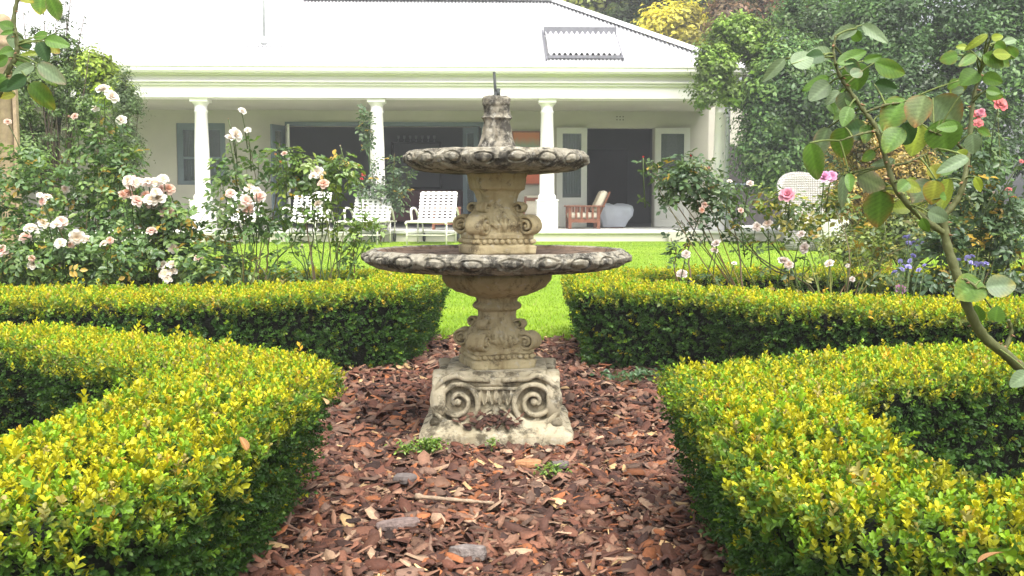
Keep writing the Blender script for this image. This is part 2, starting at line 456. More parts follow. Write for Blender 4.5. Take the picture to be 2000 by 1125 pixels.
# ------------------------------------------------------------------ instancing by numpy
def basis(D, roll):
    """rows: orthonormal frames whose third axis is D"""
    D = D / np.linalg.norm(D, axis=1, keepdims=True)
    ref = np.where(np.abs(D[:, 2:3]) < 0.9, np.array([[0, 0, 1.0]]), np.array([[1.0, 0, 0]]))
    A = np.cross(ref, D); A /= np.linalg.norm(A, axis=1, keepdims=True)
    B = np.cross(D, A)
    c, s = np.cos(roll)[:, None], np.sin(roll)[:, None]
    return np.stack([A*c + B*s, -A*s + B*c, D], 1)      # (n,3 axes,3)
def scatter(templates, pos, D, scale, roll, colfn):
    """templates: list of (V,F,T) where T is a per-vertex value; colfn(instance indices, T)->(k,v,3)"""
    n = len(pos); pick = rng.integers(0, len(templates), n)
    Vs, Fs, Cs = [], [], []; base = 0
    R = basis(D, roll)
    for t, (TV, TF, TT) in enumerate(templates):
        ii = np.nonzero(pick == t)[0]
        if not len(ii): continue
        W = np.einsum('vk,nkj->nvj', TV, R[ii]) * scale[ii][:, None, None] + pos[ii][:, None, :]
        k, v = len(ii), len(TV)
        Vs.append(W.reshape(-1, 3))
        Fs.append((TF[None] + (np.arange(k)*v)[:, None, None]).reshape(-1, TF.shape[1]) + base)
        Cs.append(colfn(ii, TT).reshape(-1, 3)); base += k*v
    return np.concatenate(Vs), np.concatenate(Fs), np.concatenate(Cs)

def leaf_shape(l, w, cup=0.12, simple=False, point=0.0):
    if simple:
        return np.array([(0, 0, 0), (w/2, l*0.55, cup*w), (0, l, 0.0), (-w/2, l*0.55, cup*w)]), np.array([[0, 1, 2, 3]])
    a, b = (0.30, 0.72) if point <= 0 else (0.30, 0.62)
    wb = w/2*(1.0 if point <= 0 else 0.86)
    V = np.array([(0, 0, 0), (w*0.36, l*a, cup*w), (wb, l*b, cup*w*1.3), (0, l, -0.08*l), (-wb, l*b, cup*w*1.3), (-w*0.36, l*a, cup*w)])
    return V, np.array([[0, 1, 2, 3], [0, 3, 4, 5]])
def place_leaf(V, origin, az, tilt, roll=0.0):
    """leaf along +Y, tilted up by `tilt`, turned to azimuth az, moved to origin"""
    Rr = Matrix.Rotation(az, 3, 'Z') @ Matrix.Rotation(tilt, 3, 'X') @ Matrix.Rotation(roll, 3, 'Y')
    return V @ np.array(Rr).T + np.array(origin)
def sprig(pairs, simple, r):
    """box shoot of unit-ish length 0.04 m along +Z with opposite leaf pairs"""
    Vs, Fs, Ts = [], [], []; b = 0
    Lg = 0.034
    for i in range(pairs):
        h = Lg * (i + 0.5) / pairs; t = (i + 1) / pairs
        az0 = (PI/2) * i + r.uniform(-.3, .3)
        for s in (0, PI):
            l = r.uniform(0.0135, 0.018) * (1.0 - 0.25*t*t); w = l*r.uniform(0.52, 0.68)
            V, F = leaf_shape(l, w, 0.16, simple or i < 2)
            V = place_leaf(V, (0, 0, h), az0 + s + r.uniform(-.25, .25), math.radians(r.uniform(15, 40) + 30*t), r.uniform(-.4, .4))
            Vs.append(V); Fs.append(F + b); Ts.append(np.full(len(V), t)); b += len(V)
    return np.concatenate(Vs), np.concatenate(Fs), np.concatenate(Ts)
rr = random.Random(5)
SPRIG_HI = [sprig(5, False, rr) for _ in range(7)]
SPRIG_LO = [sprig(4, True, rr) for _ in range(6)]

def in_poly(P, poly):
    x, y = P[:, 0], P[:, 1]; inside = np.zeros(len(P), bool); n = len(poly)
    for i in range(n):
        x0, y0 = poly[i]; x1, y1 = poly[(i+1) % n]
        c = ((y0 > y) != (y1 > y)) & (x < (x1-x0)*(y-y0)/(y1-y0+1e-12) + x0)
        inside ^= c
    return inside
def edge_dist(P, poly):
    d = np.full(len(P), 9.0)
    for i in range(len(poly)):
        a = np.array(poly[i]); b = np.array(poly[(i+1) % len(poly)]); ab = b-a
        t = np.clip(((P-a) @ ab)/(ab @ ab), 0, 1)
        d = np.minimum(d, np.linalg.norm(P - (a + t[:, None]*ab), axis=1))
    return d
def offset_poly(poly, d):
    """inset a CCW polygon by d"""
    n = len(poly); out = []
    for i in range(n):
        p0, p1, p2 = (Vector(poly[(i+k-1) % n]) for k in range(3))
        e1 = (p1-p0).normalized(); e2 = (p2-p1).normalized()
        n1 = Vector((-e1.y, e1.x)); n2 = Vector((-e2.y, e2.x))
        b = n1 + n2
        b = b / max(b.dot(b)/2, 0.35)
        out.append((p1.x + b.x*d, p1.y + b.y*d))
    return out

def hedge(label, poly, height, templates, dens_top, dens_side, scale, undercut=0.12):
    cx = sum(p[0] for p in poly)/len(poly); cy = sum(p[1] for p in poly)/len(poly)
    root = empty('box_hedge', (cx, cy, 0), 0, label, 'hedge', 'clipped box hedges round the fountain')
    poly_n = np.array(poly)
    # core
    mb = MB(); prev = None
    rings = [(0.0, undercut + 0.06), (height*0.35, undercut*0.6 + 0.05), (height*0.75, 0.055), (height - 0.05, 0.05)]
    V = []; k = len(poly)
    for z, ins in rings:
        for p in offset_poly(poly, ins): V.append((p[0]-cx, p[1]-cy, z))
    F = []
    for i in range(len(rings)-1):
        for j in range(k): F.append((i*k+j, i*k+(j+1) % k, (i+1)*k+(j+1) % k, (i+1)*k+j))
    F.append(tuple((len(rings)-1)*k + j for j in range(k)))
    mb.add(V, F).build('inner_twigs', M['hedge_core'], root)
    # top samples
    lo, hi = poly_n.min(0), poly_n.max(0); area = np.prod(hi-lo)
    P = lo + rng.random((int(area*dens_top*1.6), 2))*(hi-lo)
    P = P[in_poly(P, poly)]
    dist = np.linalg.norm(P, axis=1)
    infr = (np.abs(P[:, 0]) < 0.51*P[:, 1] + 0.14) & (P[:, 1] > 1.02)
    P = P[(rng.random(len(P)) < 1/1.6) & (infr | (rng.random(len(P)) < np.where(np.abs(P[:, 0]) < .51*P[:, 1] + 1.0, .34, .08)))]
    ed = edge_dist(P, poly)
    und = 0.014*fbm(np.stack([P[:, 0]*4, P[:, 1]*4, P[:, 0]*0], -1), 3)
    lay = rng.random(len(P))
    z = height + und - 0.045*np.clip(1-ed/0.085, 0, 1)**2 - 0.030 - 0.035*lay**2.5
    pos_t = np.stack([P[:, 0], P[:, 1], z], -1)
    D_t = np.stack([rng.normal(0, .33, len(P)), rng.normal(0, .33, len(P)), np.ones(len(P))], -1)
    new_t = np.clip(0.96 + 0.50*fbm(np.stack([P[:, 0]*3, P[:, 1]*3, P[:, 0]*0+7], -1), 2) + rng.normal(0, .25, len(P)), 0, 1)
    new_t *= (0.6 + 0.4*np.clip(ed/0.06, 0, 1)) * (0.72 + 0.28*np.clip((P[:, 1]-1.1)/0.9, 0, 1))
    # sides
    pos_s, D_s, new_s = [], [], []
    n = len(poly)
    for i in range(n):
        a = poly_n[i]; b = poly_n[(i+1) % n]; e = b-a; ln = np.linalg.norm(e); e = e/ln; nrm = np.array([e[1], -e[0]])
        mid = (a+b)/2; facing = (-mid) @ nrm > 0
        k = int(ln*height*dens_side*(1.0 if facing else 0.22))
        t = rng.random(k)*ln; hz = rng.random(k)*(height-0.02) + 0.0
        base2 = a + t[:, None]*e
        okm = (np.abs(base2[:, 0]) < 0.51*base2[:, 1] + 0.16) & (base2[:, 1] > 1.0) | (rng.random(k) < np.where(np.abs(base2[:, 0]) < .51*base2[:, 1] + 1.0, .34, .08))
        t, hz, base2 = t[okm], hz[okm], base2[okm]; k = len(t)
        if not k: continue
        dep = 0.022 + 0.04*rng.random(k)**2.2
        ins = undercut*np.clip(1-hz/height, 0, 1)**1.25 + dep
        ins = ins - 0.022*fbm(np.stack([base2[:, 0]*5, base2[:, 1]*5, hz*6], -1), 3)
        # keep ends inside at convex corners
        P2 = base2 - nrm*ins[:, None]
        keep = edge_dist(P2, poly) > np.minimum(ins, 0.5)*0.55
        P2, hz2 = P2[keep], hz[keep]; k = len(P2)
        pos_s.append(np.stack([P2[:, 0], P2[:, 1], hz2], -1))
        up = rng.normal(0.45, .45, k)
        D_s.append(np.stack([nrm[0] + rng.normal(0, .45, k), nrm[1] + rng.normal(0, .45, k), up], -1))
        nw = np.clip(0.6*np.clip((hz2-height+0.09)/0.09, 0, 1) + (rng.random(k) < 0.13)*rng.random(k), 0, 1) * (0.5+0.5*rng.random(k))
        new_s.append(nw)
    pos = np.concatenate([pos_t] + pos_s); D = np.concatenate([D_t] + D_s); new = np.concatenate([new_t] + new_s)
    # a few long shoots that escaped the shears
    long_ = rng.random(len(pos)) < 0.015
    sc = scale*rng.uniform(0.65, 1.25, len(pos)); sc[long_] *= 1.5
    marg = (np.abs(pos[:, 0]) > 0.51*pos[:, 1] + 0.15) | (pos[:, 1] < 1.01); sc[marg] *= 1.75
    pos[long_] += (D[long_]/np.linalg.norm(D[long_], axis=1, keepdims=True))*0.012
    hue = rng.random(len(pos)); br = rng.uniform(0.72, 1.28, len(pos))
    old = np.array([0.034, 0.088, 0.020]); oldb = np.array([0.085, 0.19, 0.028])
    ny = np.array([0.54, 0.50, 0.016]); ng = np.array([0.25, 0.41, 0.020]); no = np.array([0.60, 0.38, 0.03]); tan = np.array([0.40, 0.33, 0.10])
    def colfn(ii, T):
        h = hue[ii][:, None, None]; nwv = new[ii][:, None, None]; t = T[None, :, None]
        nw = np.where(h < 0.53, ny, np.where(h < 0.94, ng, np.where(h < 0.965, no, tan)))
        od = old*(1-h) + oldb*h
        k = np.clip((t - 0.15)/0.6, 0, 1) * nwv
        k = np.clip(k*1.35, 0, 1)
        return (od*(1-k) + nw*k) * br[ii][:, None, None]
    def part(sel, tmpl):
        ii0 = np.nonzero(sel)[0]
        return scatter(tmpl, pos[ii0], D[ii0], sc[ii0], rng.random(len(ii0))*2*PI, lambda ii, T: colfn(ii0[ii], T))
    far = marg | (pos[:, 1] > 2.15) | (templates is SPRIG_LO)
    if far.all(): Vv, Ff, Cc = part(far, SPRIG_LO)
    else:
        a_, b_ = part(~far, SPRIG_HI), part(far, SPRIG_LO)
        Vv, Ff, Cc = np.concatenate([a_[0], b_[0]]), np.concatenate([a_[1], b_[1] + len(a_[0])]), np.concatenate([a_[2], b_[2]])
    Vv -= np.array([cx, cy, 0])
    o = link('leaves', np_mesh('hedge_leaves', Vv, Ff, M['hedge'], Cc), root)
    o['kind'] = 'stuff'
    return root

NL = [(-1.5,1.02),(-.90,1.14),(-.63,1.26),(-.52,1.36),(-.46,1.52),(-.455,2.0),(-.424,2.58),(-.50,2.76),(-.756,2.96),(-1.27,3.36),(-1.77,3.56),(-2.7,3.78),
      (-2.6,3.35),(-1.51,3.02),(-.90,2.45),(-.913,1.83),(-1.0,1.62),(-1.5,1.50)]
NR = [(.345,1.6),(.345,1.44),(.38,1.32),(.46,1.23),(.58,1.16),(.90,1.08),(1.4,1.02),(1.4,1.42),(.80,1.44),(.71,1.52),(.70,1.7),(.738,2.185),(.85,2.36),(1.26,2.5),(2.5,2.62),(2.5,3.1),(1.5,3.0),(1.09,2.98),
      (.886,2.86),(.618,2.75),(.43,2.66),(.36,2.53),(.37,2.1)]
FL = [(-.48,4.92),(-.38,5.3),(-.36,6.30),(-3.4,6.55),(-3.4,6.15),(-.84,5.92),(-.82,5.42),(-1.39,5.06),(-2.57,4.98),(-3.5,4.9),
      (-3.5,4.3),(-2.1,4.2),(-1.185,4.33),(-.68,4.83)]
FR = [(.27,4.98),(.53,4.82),(.83,4.60),(1.03,4.2),(1.34,3.96),(1.65,3.83),(1.95,3.70),(3.2,3.4),(3.2,4.0),(2.19,4.4),(1.72,4.47),
      (1.28,4.74),(1.02,5.07),(.69,5.3),(.74,6.0),(3.8,6.2),(3.8,6.6),(.33,6.48),(.28,5.6)]
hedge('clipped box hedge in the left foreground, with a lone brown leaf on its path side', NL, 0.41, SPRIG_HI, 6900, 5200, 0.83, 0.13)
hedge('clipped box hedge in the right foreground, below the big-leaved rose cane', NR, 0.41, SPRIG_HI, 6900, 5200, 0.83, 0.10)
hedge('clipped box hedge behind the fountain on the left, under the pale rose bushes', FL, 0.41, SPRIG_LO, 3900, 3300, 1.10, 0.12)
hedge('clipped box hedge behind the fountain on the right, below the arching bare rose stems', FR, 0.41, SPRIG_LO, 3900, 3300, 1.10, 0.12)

# ------------------------------------------------------------------ bark mulch
def chip_template(r):
    """flat splintery flake: angular outline, thin edge, slightly cupped"""
    k = 6; V = []; asp = r.uniform(.28, .70); skew = r.uniform(-.3, .3)
    base = [(-1, -.25), (-.45, -1), (.55, -.9), (1, -.1), (.5, .95), (-.6, .85)]
    out = [(x_*r.uniform(.78, 1.12), (y_*r.uniform(.65, 1.1) + x_*skew)*asp) for x_, y_ in base]
    th = r.uniform(.07, .15)
    for sc, z in ((1.0, -th), (0.90, th)):
        for x_, y_ in out: V.append([x_*sc, y_*sc, z + r.uniform(-.04, .04)])
    bend = r.uniform(-0.18, 0.30); tw = r.uniform(-.25, .25); V = np.array(V)
    V[:, 2] += bend*(V[:, 0]**2) - bend*0.3 + tw*V[:, 0]*V[:, 1] + r.uniform(-.6, .6)*V[:, 1]**2
    F = [(j, (j+1) % k, k+(j+1) % k, k+j) for j in range(k)]
    t = k
    F += [(t, t+1, t+2, t+5), (t+5, t+2, t+3, t+4)]
    return V, np.array(F), np.zeros(len(V))
CH = [chip_template(rr) for _ in range(24)]
CH += [(V*np.array([1.35, .30, .8]), F, T) for V, F, T in CH[:7]]      # fibres and splinters
def chips(n, xr, yr, smin, smax):
    x = rng.uniform(*xr, n); y = rng.uniform(*yr, n)
    return x, y, smin + (smax*1.25-smin)*rng.random(n)**1.9
xs, ysn, sz = [], [], []
for args in ((10500, (-.95, .85), (1.9, 3.4), .011, .031), (7500, (-1.1, 1.0), (3.4, 6.12), .014, .035), (3200, (-2.6, 2.6), (3.0, 4.9), .014, .032),
             (7500, (-.95, .85), (1.9, 3.6), .004, .013), (900, (-2.2, -.9), (1.4, 3.0), .012, .03), (1200, (.7, 2.2), (1.4, 2.6), .012, .03)):
    a, b, c_ = chips(*args); xs.append(a); ysn.append(b); sz.append(c_)
x = np.concatenate(xs); y = np.concatenate(ysn); s = np.concatenate(sz)
okm = ~((np.abs(x+0.053) < 0.245) & (np.abs(y-3.56) < 0.245)) & (np.abs(x) < .52*y + .75)
for pg in (NL, NR, FL, FR): okm &= ~(in_poly(np.stack([x, y], -1), pg) & (edge_dist(np.stack([x, y], -1), pg) > .19))
x, y, s = x[okm], y[okm], s[okm]
n = len(x)
z = soil_z(x, y) + 0.002 + 0.030*rng.random(n)**1.4 - 0.012*np.exp(-((x+.053)/.35)**4 - ((y-3.15)/.2)**2)
D = np.stack([rng.normal(0, .42, n), rng.normal(-.05, .42, n), np.ones(n)], -1)
pal = np.array([(0.105, 0.046, 0.030), (0.155, 0.075, 0.048), (0.075, 0.038, 0.028), (0.21, 0.125, 0.085), (0.25, 0.10, 0.042), (0.15, 0.10, 0.075), (0.31, 0.225, 0.155), (0.045, 0.025, 0.020), (0.50, 0.37, 0.19)])
pw = np.array([.19, .18, .15, .15, .08, .12, .055, .055, .02]); pw /= pw.sum()
cc = pal[rng.choice(len(pal), n, p=pw)] * rng.uniform(0.55, 1.55, (n, 1)) * np.array([.98, .88, .82])
# chips lying on the plinth and heaped against it
m2 = 60
px_ = rng.normal(-0.07, 0.055, m2); py_ = 3.322 + rng.uniform(0, .034, m2)
x = np.append(x, px_); y = np.append(y, py_); z = np.append(z, 0.066 + (py_-3.322)*1.2 + 0.016*rng.random(m2)); s = np.append(s, rng.uniform(.010, .022, m2))
D = np.concatenate([D, np.stack([rng.normal(0, .4, m2), rng.normal(-.3, .4, m2), np.ones(m2)], -1)])
cc = np.concatenate([cc, pal[rng.choice(3, m2)]*rng.uniform(.6, 1.0, (m2, 1))])
m3 = 130
px_ = -0.053 + rng.uniform(-.27, .27, m3); py_ = 3.31 - np.abs(rng.normal(0, .03, m3)) - 0.01
x = np.append(x, px_); y = np.append(y, py_); z = np.append(z, 0.004 + 0.016*rng.random(m3)); s = np.append(s, rng.uniform(.010, .026, m3))
D = np.concatenate([D, np.stack([rng.normal(0, .5, m3), rng.normal(-.2, .5, m3), np.ones(m3)], -1)])
cc = np.concatenate([cc, pal[rng.choice(len(pal), m3, p=pw)]*rng.uniform(.7, 1.3, (m3, 1))])
pos = np.stack([x, y, z], -1)
Vv, Ff, Cc = scatter(CH, pos, D, s, rng.random(len(pos))*2*PI, lambda ii, T: np.repeat(cc[ii][:, None, :], len(T), 1))
o = link('bark_mulch', np_mesh('bark_mulch', Vv, Ff, M['chips'], Cc))
tag(o, 'red-brown bark chip mulch covering the path round the fountain', 'bark mulch', kind='stuff')

# single pieces lying on the mulch
def slab(name, label, cat, px, py, l, w, h, mat, rz, seed):
    r = random.Random(seed); d = ray(px, py); t = (0.035 - CAM_H)/d.z; p = Vector((0, 0, CAM_H)) + d*t
    k = 11; V = []; F = []
    for sc, zz in ((0.9, 0), (1.0, .5), (0.92, .95), (0.5, 1.05)):
        for j in range(k):
            a = 2*PI*j/k; rj = random.Random(seed*31+j); q = rj.uniform(.8, 1.12)
            V.append((math.cos(a)*l/2*q*sc, math.sin(a)*w/2*q*sc, h*zz + (r.uniform(-.08, .08)*h if zz > .2 else 0)))
    for i in range(3):
        for j in range(k): F.append((i*k+j, i*k+(j+1) % k, (i+1)*k+(j+1) % k, (i+1)*k+j))
    F.append(tuple(range(k-1, -1, -1))); F.append(tuple(3*k+j for j in range(k)))
    o = MB().add(V, F).build(name, mat, bevel=0.0015)
    o.location = (p.x, p.y, 0.022); o.rotation_euler = (r.uniform(-.12, .12)-.12, r.uniform(-.1, .1), rz)
    return tag(o, label, cat)
slab('bark_piece', 'flat orange bark piece in front of the fountain plinth', 'bark piece', 1030, 903, .085, .06, .02, M['ochre'], .1, 3)
slab('flat_stone', 'dark grey stone on the mulch right of the orange bark piece', 'stone', 1093, 905, .06, .05, .018, M['slate'], .4, 4)
slab('flat_stone', 'grey slate stone on the mulch left of the weeds below the plinth', 'stone', 790, 933, .075, .06, .022, M['slate'], .2, 5)
slab('bark_piece', 'large silvery bark piece low on the path near the bottom edge', 'bark piece', 915, 1082, .095, .045, .03, m_plain('silver_bark', (0.20, 0.17, 0.155), .8, .4, 60, .7, 120), -.2, 6)
slab('bark_piece', 'broad grey-brown bark slab left of the stick', 'bark piece', 775, 1022, .11, .045, .022, m_plain('grey_bark', (0.20, 0.15, 0.135), .85, .3, 60, .6, 120), .2, 8)
pth = [(at(812, 1012, 2.62) - Vector((0, 0, 0))), at(860, 1016, 2.6), at(910, 1024, 2.58), at(965, 1032, 2.56)]
for p in pth: p.z = 0.044
pth = smooth_path(pth, 5)
tag(MB().tube(pth, [0.0062 - 0.0022*i/15 + 0.0009*math.sin(i*1.9) + (0.0025 if i in (0, 1) else 0) for i in range(len(pth))], 7).build('stick', M['wood_grey'], smooth=True),
    'dry pale stick lying across the bark mulch', 'stick')

# ------------------------------------------------------------------ fountain
FX, FY = -0.053, 3.56
ft = empty('tiered_fountain', (FX, FY, 0), 0, 'two-bowl carved stone fountain standing in the bark mulch', 'fountain')
UP = math.radians(17)
def rough(V, amp, sc):
    V = np.asarray(V, dtype=float)
    d = np.stack([fbm(V*sc + k*17.1, 4) for k in range(3)], -1)
    return V + d*amp
def sq_lathe(rows, seg, disp=None, sub=3, rot=0.0, cap=True):
    """rows: (z, half width, roundness exponent)"""
    R = []
    for i in range(len(rows)-1):
        for k in range(sub):
            t = k/sub; R.append([rows[i][j]*(1-t) + rows[i+1][j]*t for j in range(3)])
    R.append(list(rows[-1])); R = np.array(R)
    th = np.arange(seg)*2*PI/seg
    ct, st_ = np.cos(th), np.sin(th)
    nexp = R[:, 2:3]
    rad = R[:, 1:2]/(np.abs(ct)[None]**nexp + np.abs(st_)[None]**nexp)**(1/nexp)
    Z = np.repeat(R[:, 0:1], seg, 1)
    if disp is not None: rad = rad + disp(np.repeat(th[None], len(R), 0), Z)
    V = np.stack([rad*np.cos(th+rot)[None], rad*np.sin(th+rot)[None], Z], -1).reshape(-1, 3)
    n = len(R); idx = np.arange(n*seg).reshape(n, seg); nxt = np.roll(idx, -1, 1)
    F = [np.stack([idx[:-1], nxt[:-1], nxt[1:], idx[1:]], -1).reshape(-1, 4)]
    if cap: F += [idx[0][::-1][None], idx[-1][None]]
    return V, F
def stone(name, V, F, mat, parent, amp=0.0025, sc=30, smooth=True):
    return link(name, np_mesh(name, rough(V, amp, sc), F, mat, smooth=smooth), parent)
def sweep(path, side, hw, ht, sec=8):
    """ribbon with rounded section: `side` = direction of width hw, thickness ht across the path"""
    P = [Vector(p) for p in path]; n = len(P); side = Vector(side).normalized()
    hw = hw if hasattr(hw, '__len__') else [hw]*n; ht = ht if hasattr(ht, '__len__') else [ht]*n
    V = []; F = []
    for i in range(n):
        d = (P[min(i+1, n-1)]-P[max(i-1, 0)]).normalized(); nn = side.cross(d).normalized()
        for k in range(sec):
            a = 2*PI*(k+.5)/sec; c, s_ = math.cos(a), math.sin(a)
            e = 0.6; c = math.copysign(abs(c)**e, c); s_ = math.copysign(abs(s_)**e, s_)
            V.append(P[i] + side*(c*hw[i]) + nn*(s_*ht[i]))
    for i in range(n-1):
        for k in range(sec): F.append((i*sec+k, i*sec+(k+1) % sec, (i+1)*sec+(k+1) % sec, (i+1)*sec+k))
    F.append(tuple(range(sec-1, -1, -1))); F.append(tuple((n-1)*sec+k for k in range(sec)))
    return V, F
def mb_stone(mb, name, mat, parent, amp=0.0015, sc=40, smooth=True):
    me = mb.mesh(name, mat, smooth)
    co = rough(np.array(mb.v), amp, sc); me.vertices.foreach_set('co', co.astype(np.float32).ravel()); me.update()
    return link(name, me, parent)

# plinth
V, F = sq_lathe([(-.05, .256, 26), (.046, .256, 26), (.053, .251, 22), (.057, .238, 22), (.070, .222, 18), (.088, .210, 16)], 192, sub=5)
stone('plinth', V, F, M['stone_grey'], ft, 0.005, 22)
# scroll block with volutes on each face
V, F = sq_lathe([(.075, .200, 14), (.10, .182, 12), (.15, .178, 12), (.195, .180, 12), (.205, .190, 14), (.224, .190, 14), (.228, .176, 14), (.246, .168, 14)], 160, sub=4)
cap_ = stone('scroll_block', V, F, M['stone_grey'], ft, 0.003, 26)
def volute_face(k):
    rz = Matrix.Rotation(k*PI/2, 3, 'Z'); out = []
    nrm = Vector((0, -1, 0))
    for sgn in (-1, 1):
        c = Vector((sgn*0.128, -0.190, 0.150)); path = []; hw = []; ht = []
        N_ = 70
        # long roll from the centre over the scroll, then spiral
        for i in range(8):
            t = i/8; path.append(Vector((sgn*(0.02 + t*0.100), -0.184 - 0.006*t, 0.221 + 0.008*t))); hw.append(.016 + .006*t); ht.append(.009)
        for i in range(N_):
            t = i/(N_-1); a = PI/2 - sgn*0 - t*2*PI*2.35
            r_ = 0.080*(1-t)**0.85 + 0.010
            path.append(c + Vector((sgn*math.cos(a)*r_, 0, math.sin(a)*r_))); hw.append(.024 - .010*t + .016*t*t); ht.append(.0105 - .0035*t)
        V, F = sweep(path, (0, -1, 0), hw, ht, 10)
        m = MB().add([rz @ Vector(p) for p in V], F)
        e = MB(); e.ball((0, 0, 0), (.016, .030, .016), 12, 8)
        m.add([rz @ (Vector(p)+c) for p in e.v], e.f)
        mb_stone(m, 'volute', M['stone_grey'], cap_, 0.0018, 45)
        # backing disc filling the scroll
        # swash leaf under the scroll
        pw_ = []
        for i in range(26):
            t = i/25; u = 0.012 + t*0.135
            pw_.append(Vector((sgn*u, -0.196 - 0.010*math.sin(PI*t), 0.104 - 0.038*math.sin(t*PI*0.95)**1.0*(t**0.7) + 0.012*math.cos(t*PI*1.7))))
        m = MB()
        for dz, w_ in ((0, .008), (-.014, .006), (.013, .005)):
            V, F = sweep([p + Vector((0, .002*abs(dz)*100, dz*(1-0.5*i/25))) for i, p in enumerate(pw_)], (0, -1, 0), .012, [w_*(.45+.55*math.sin(PI*min(1, (i+2)/27))) for i in range(26)], 8)
            m.add([rz @ Vector(p) for p in V], F)
        b_ = MB(); b_.ball((sgn*0.200, -0.200, 0.082), (.022, .022, .019), 12, 8)
        m.add([rz @ Vector(p) for p in b_.v], b_.f)
        mb_stone(m, 'swash_leaf', M['stone_grey'], cap_, 0.002, 45)
    m = MB()
    for j, u in enumerate((-.052, -.026, 0, .026, .052)):
        e = MB(); e.ball((u, -0.180, .163 if j % 2 == 0 else .166), (.011 if j % 2 == 0 else .006, .014, .025), 12, 8)
        m.add([rz @ Vector(p) for p in e.v], e.f)
    for u in (-.039, -.013, .013, .039):
        V, F = sweep([(u-.011, -.184, .190), (u-.006, -.188, .150), (u, -.188, .138), (u+.006, -.188, .150), (u+.011, -.184, .190)], (0, -1, 0), .008, .0028, 6)
        m.add([rz @ Vector(p) for p in V], F)
    V, F = sweep([(-.075, -.184, .193), (.075, -.184, .193)], (0, -1, 0), .010, .006, 8)
    m.add([rz @ Vector(p) for p in V], F)
    mb_stone(m, 'egg_band', M['stone_grey'], cap_, 0.0018, 45)
for k in range(4): volute_face(k)

def squash(m, z0, zs): m.v = [(p[0], p[1], z0 + (p[2]-z0)*zs) for p in m.v]
def pedestal(z0, top_rows, name, zs=1.0):
    """square acanthus pedestal; z0 = underside; turned by UP. top_rows: (z offset, half width, exp) for the neck up"""
    rows = [(0, .107, 18), (.004, .112, 18), (.030, .113, 18), (.034, .104, 16), (.038, .101, 16), (.052, .101, 16), (.056, .107, 16), (.070, .107, 14), (.076, .098, 12),
            (.086, .098, 9), (.104, .099, 7), (.125, .090, 6), (.145, .076, 5), (.165, .066, 4)] + top_rows
    def disp(th, Z):
        zz = Z - z0
        a = (th + PI/4) % (PI/2) - PI/4             # 0 = middle of a face
        band = np.exp(-((zz-.105)/.030)**2)
        leaf = band*(0.020*np.clip(1-np.abs(a)/0.42, 0, 1)**.7*(0.75+.25*np.cos(a*34)) + 0.004*np.cos(a*26 + zz*80))
        shield = 0.013*np.exp(-((zz-.158)/.022)**2 - (a/.26)**2) - 0.012*np.exp(-((zz-.158)/.013)**2 - (a/.15)**2)
        flute = 0.0035*np.cos(a*18)*np.exp(-((zz-.135)/.03)**2)
        return leaf + shield + flute
    rows = [(z0+a, b, c) for a, b, c in rows]
    V, F = sq_lathe(rows, 192, disp, 4, UP)
    V[:, 2] = z0 + (V[:, 2]-z0)*zs
    ped = stone(name, V, F, M['stone_buff'], ft, 0.0040, 36)
    for k in range(4):
        rz = Matrix.Rotation(UP + k*PI/2 + PI/4, 3, 'Z')
        # scroll runs down the corner (radial plane) and curls at its foot
        path, hw, ht = [], [], []
        for i in range(12):
            t = i/12; path.append(Vector((.072 + .050*t**1.8, 0, z0 + .172 - .066*t))); hw.append(.010 + .022*t); ht.append(.006 + .003*t)
        c = Vector((.128, 0, z0 + .098))
        for i in range(40):
            t = i/39; a = PI*0.78 - t*2*PI*1.7
            r_ = .027*(1-t)**.8 + .006
            path.append(c + Vector((math.cos(a)*r_, 0, math.sin(a)*r_))); hw.append(.032 + .008*t); ht.append(.0075 - .002*t)
        V, F = sweep(path, (0, 1, 0), hw, ht, 10)
        m = MB().add([rz @ Vector(p) for p in V], F)
        e = MB(); e.ball(c, (.012, .044, .012), 12, 8); m.add([rz @ Vector(p) for p in e.v], e.f)
        # upper small curl under the neck
        c2 = Vector((.094, 0, z0 + .158)); p2 = []
        for i in range(20):
            t = i/19; a = PI*.9 - t*2*PI*1.1; p2.append(c2 + Vector((math.cos(a)*(.016*(1-t)+.004), 0, math.sin(a)*(.016*(1-t)+.004))))
        V, F = sweep(p2, (0, 1, 0), .020, .005, 8); m.add([rz @ Vector(p) for p in V], F)
        squash(m, z0, zs); mb_stone(m, 'corner_scroll', M['stone_buff'], ped, 0.0034, 46)
        # bead row on each face
        rf = Matrix.Rotation(UP + k*PI/2, 3, 'Z'); m = MB()
        for j in range(10):
            e = MB(); e.ball((-.0945 + j*.021, -.1045, z0 + .045), (.0094, .009, .0092), 10, 6); m.add([rf @ Vector(p) for p in e.v], e.f)
        squash(m, z0, zs); mb_stone(m, 'bead_row', M['stone_buff'], ped, 0.0018, 60)
        # acanthus leaf on each face: veined lobes
        m = MB()
        for j in range(-3, 4):
            u = j*.012
            pa = [Vector((u*.5, -.092, z0+.080)), Vector((u, -.106, z0+.100)), Vector((u*1.35, -.108 + abs(j)*.003, z0+.118 - abs(j)*.004)), Vector((u*1.7, -.106 + abs(j)*.004, z0+.126 - abs(j)*.007))]
            V, F = sweep(smooth_path(pa, 4), (0, -1, 0), .006, [.007*(.5+.5*math.sin(PI*(i+1)/14)) for i in range(13)], 6); m.add([rf @ Vector(p) for p in V], F)
        squash(m, z0, zs); mb_stone(m, 'acanthus_leaf', M['stone_buff'], ped, 0.003, 55)
    return ped
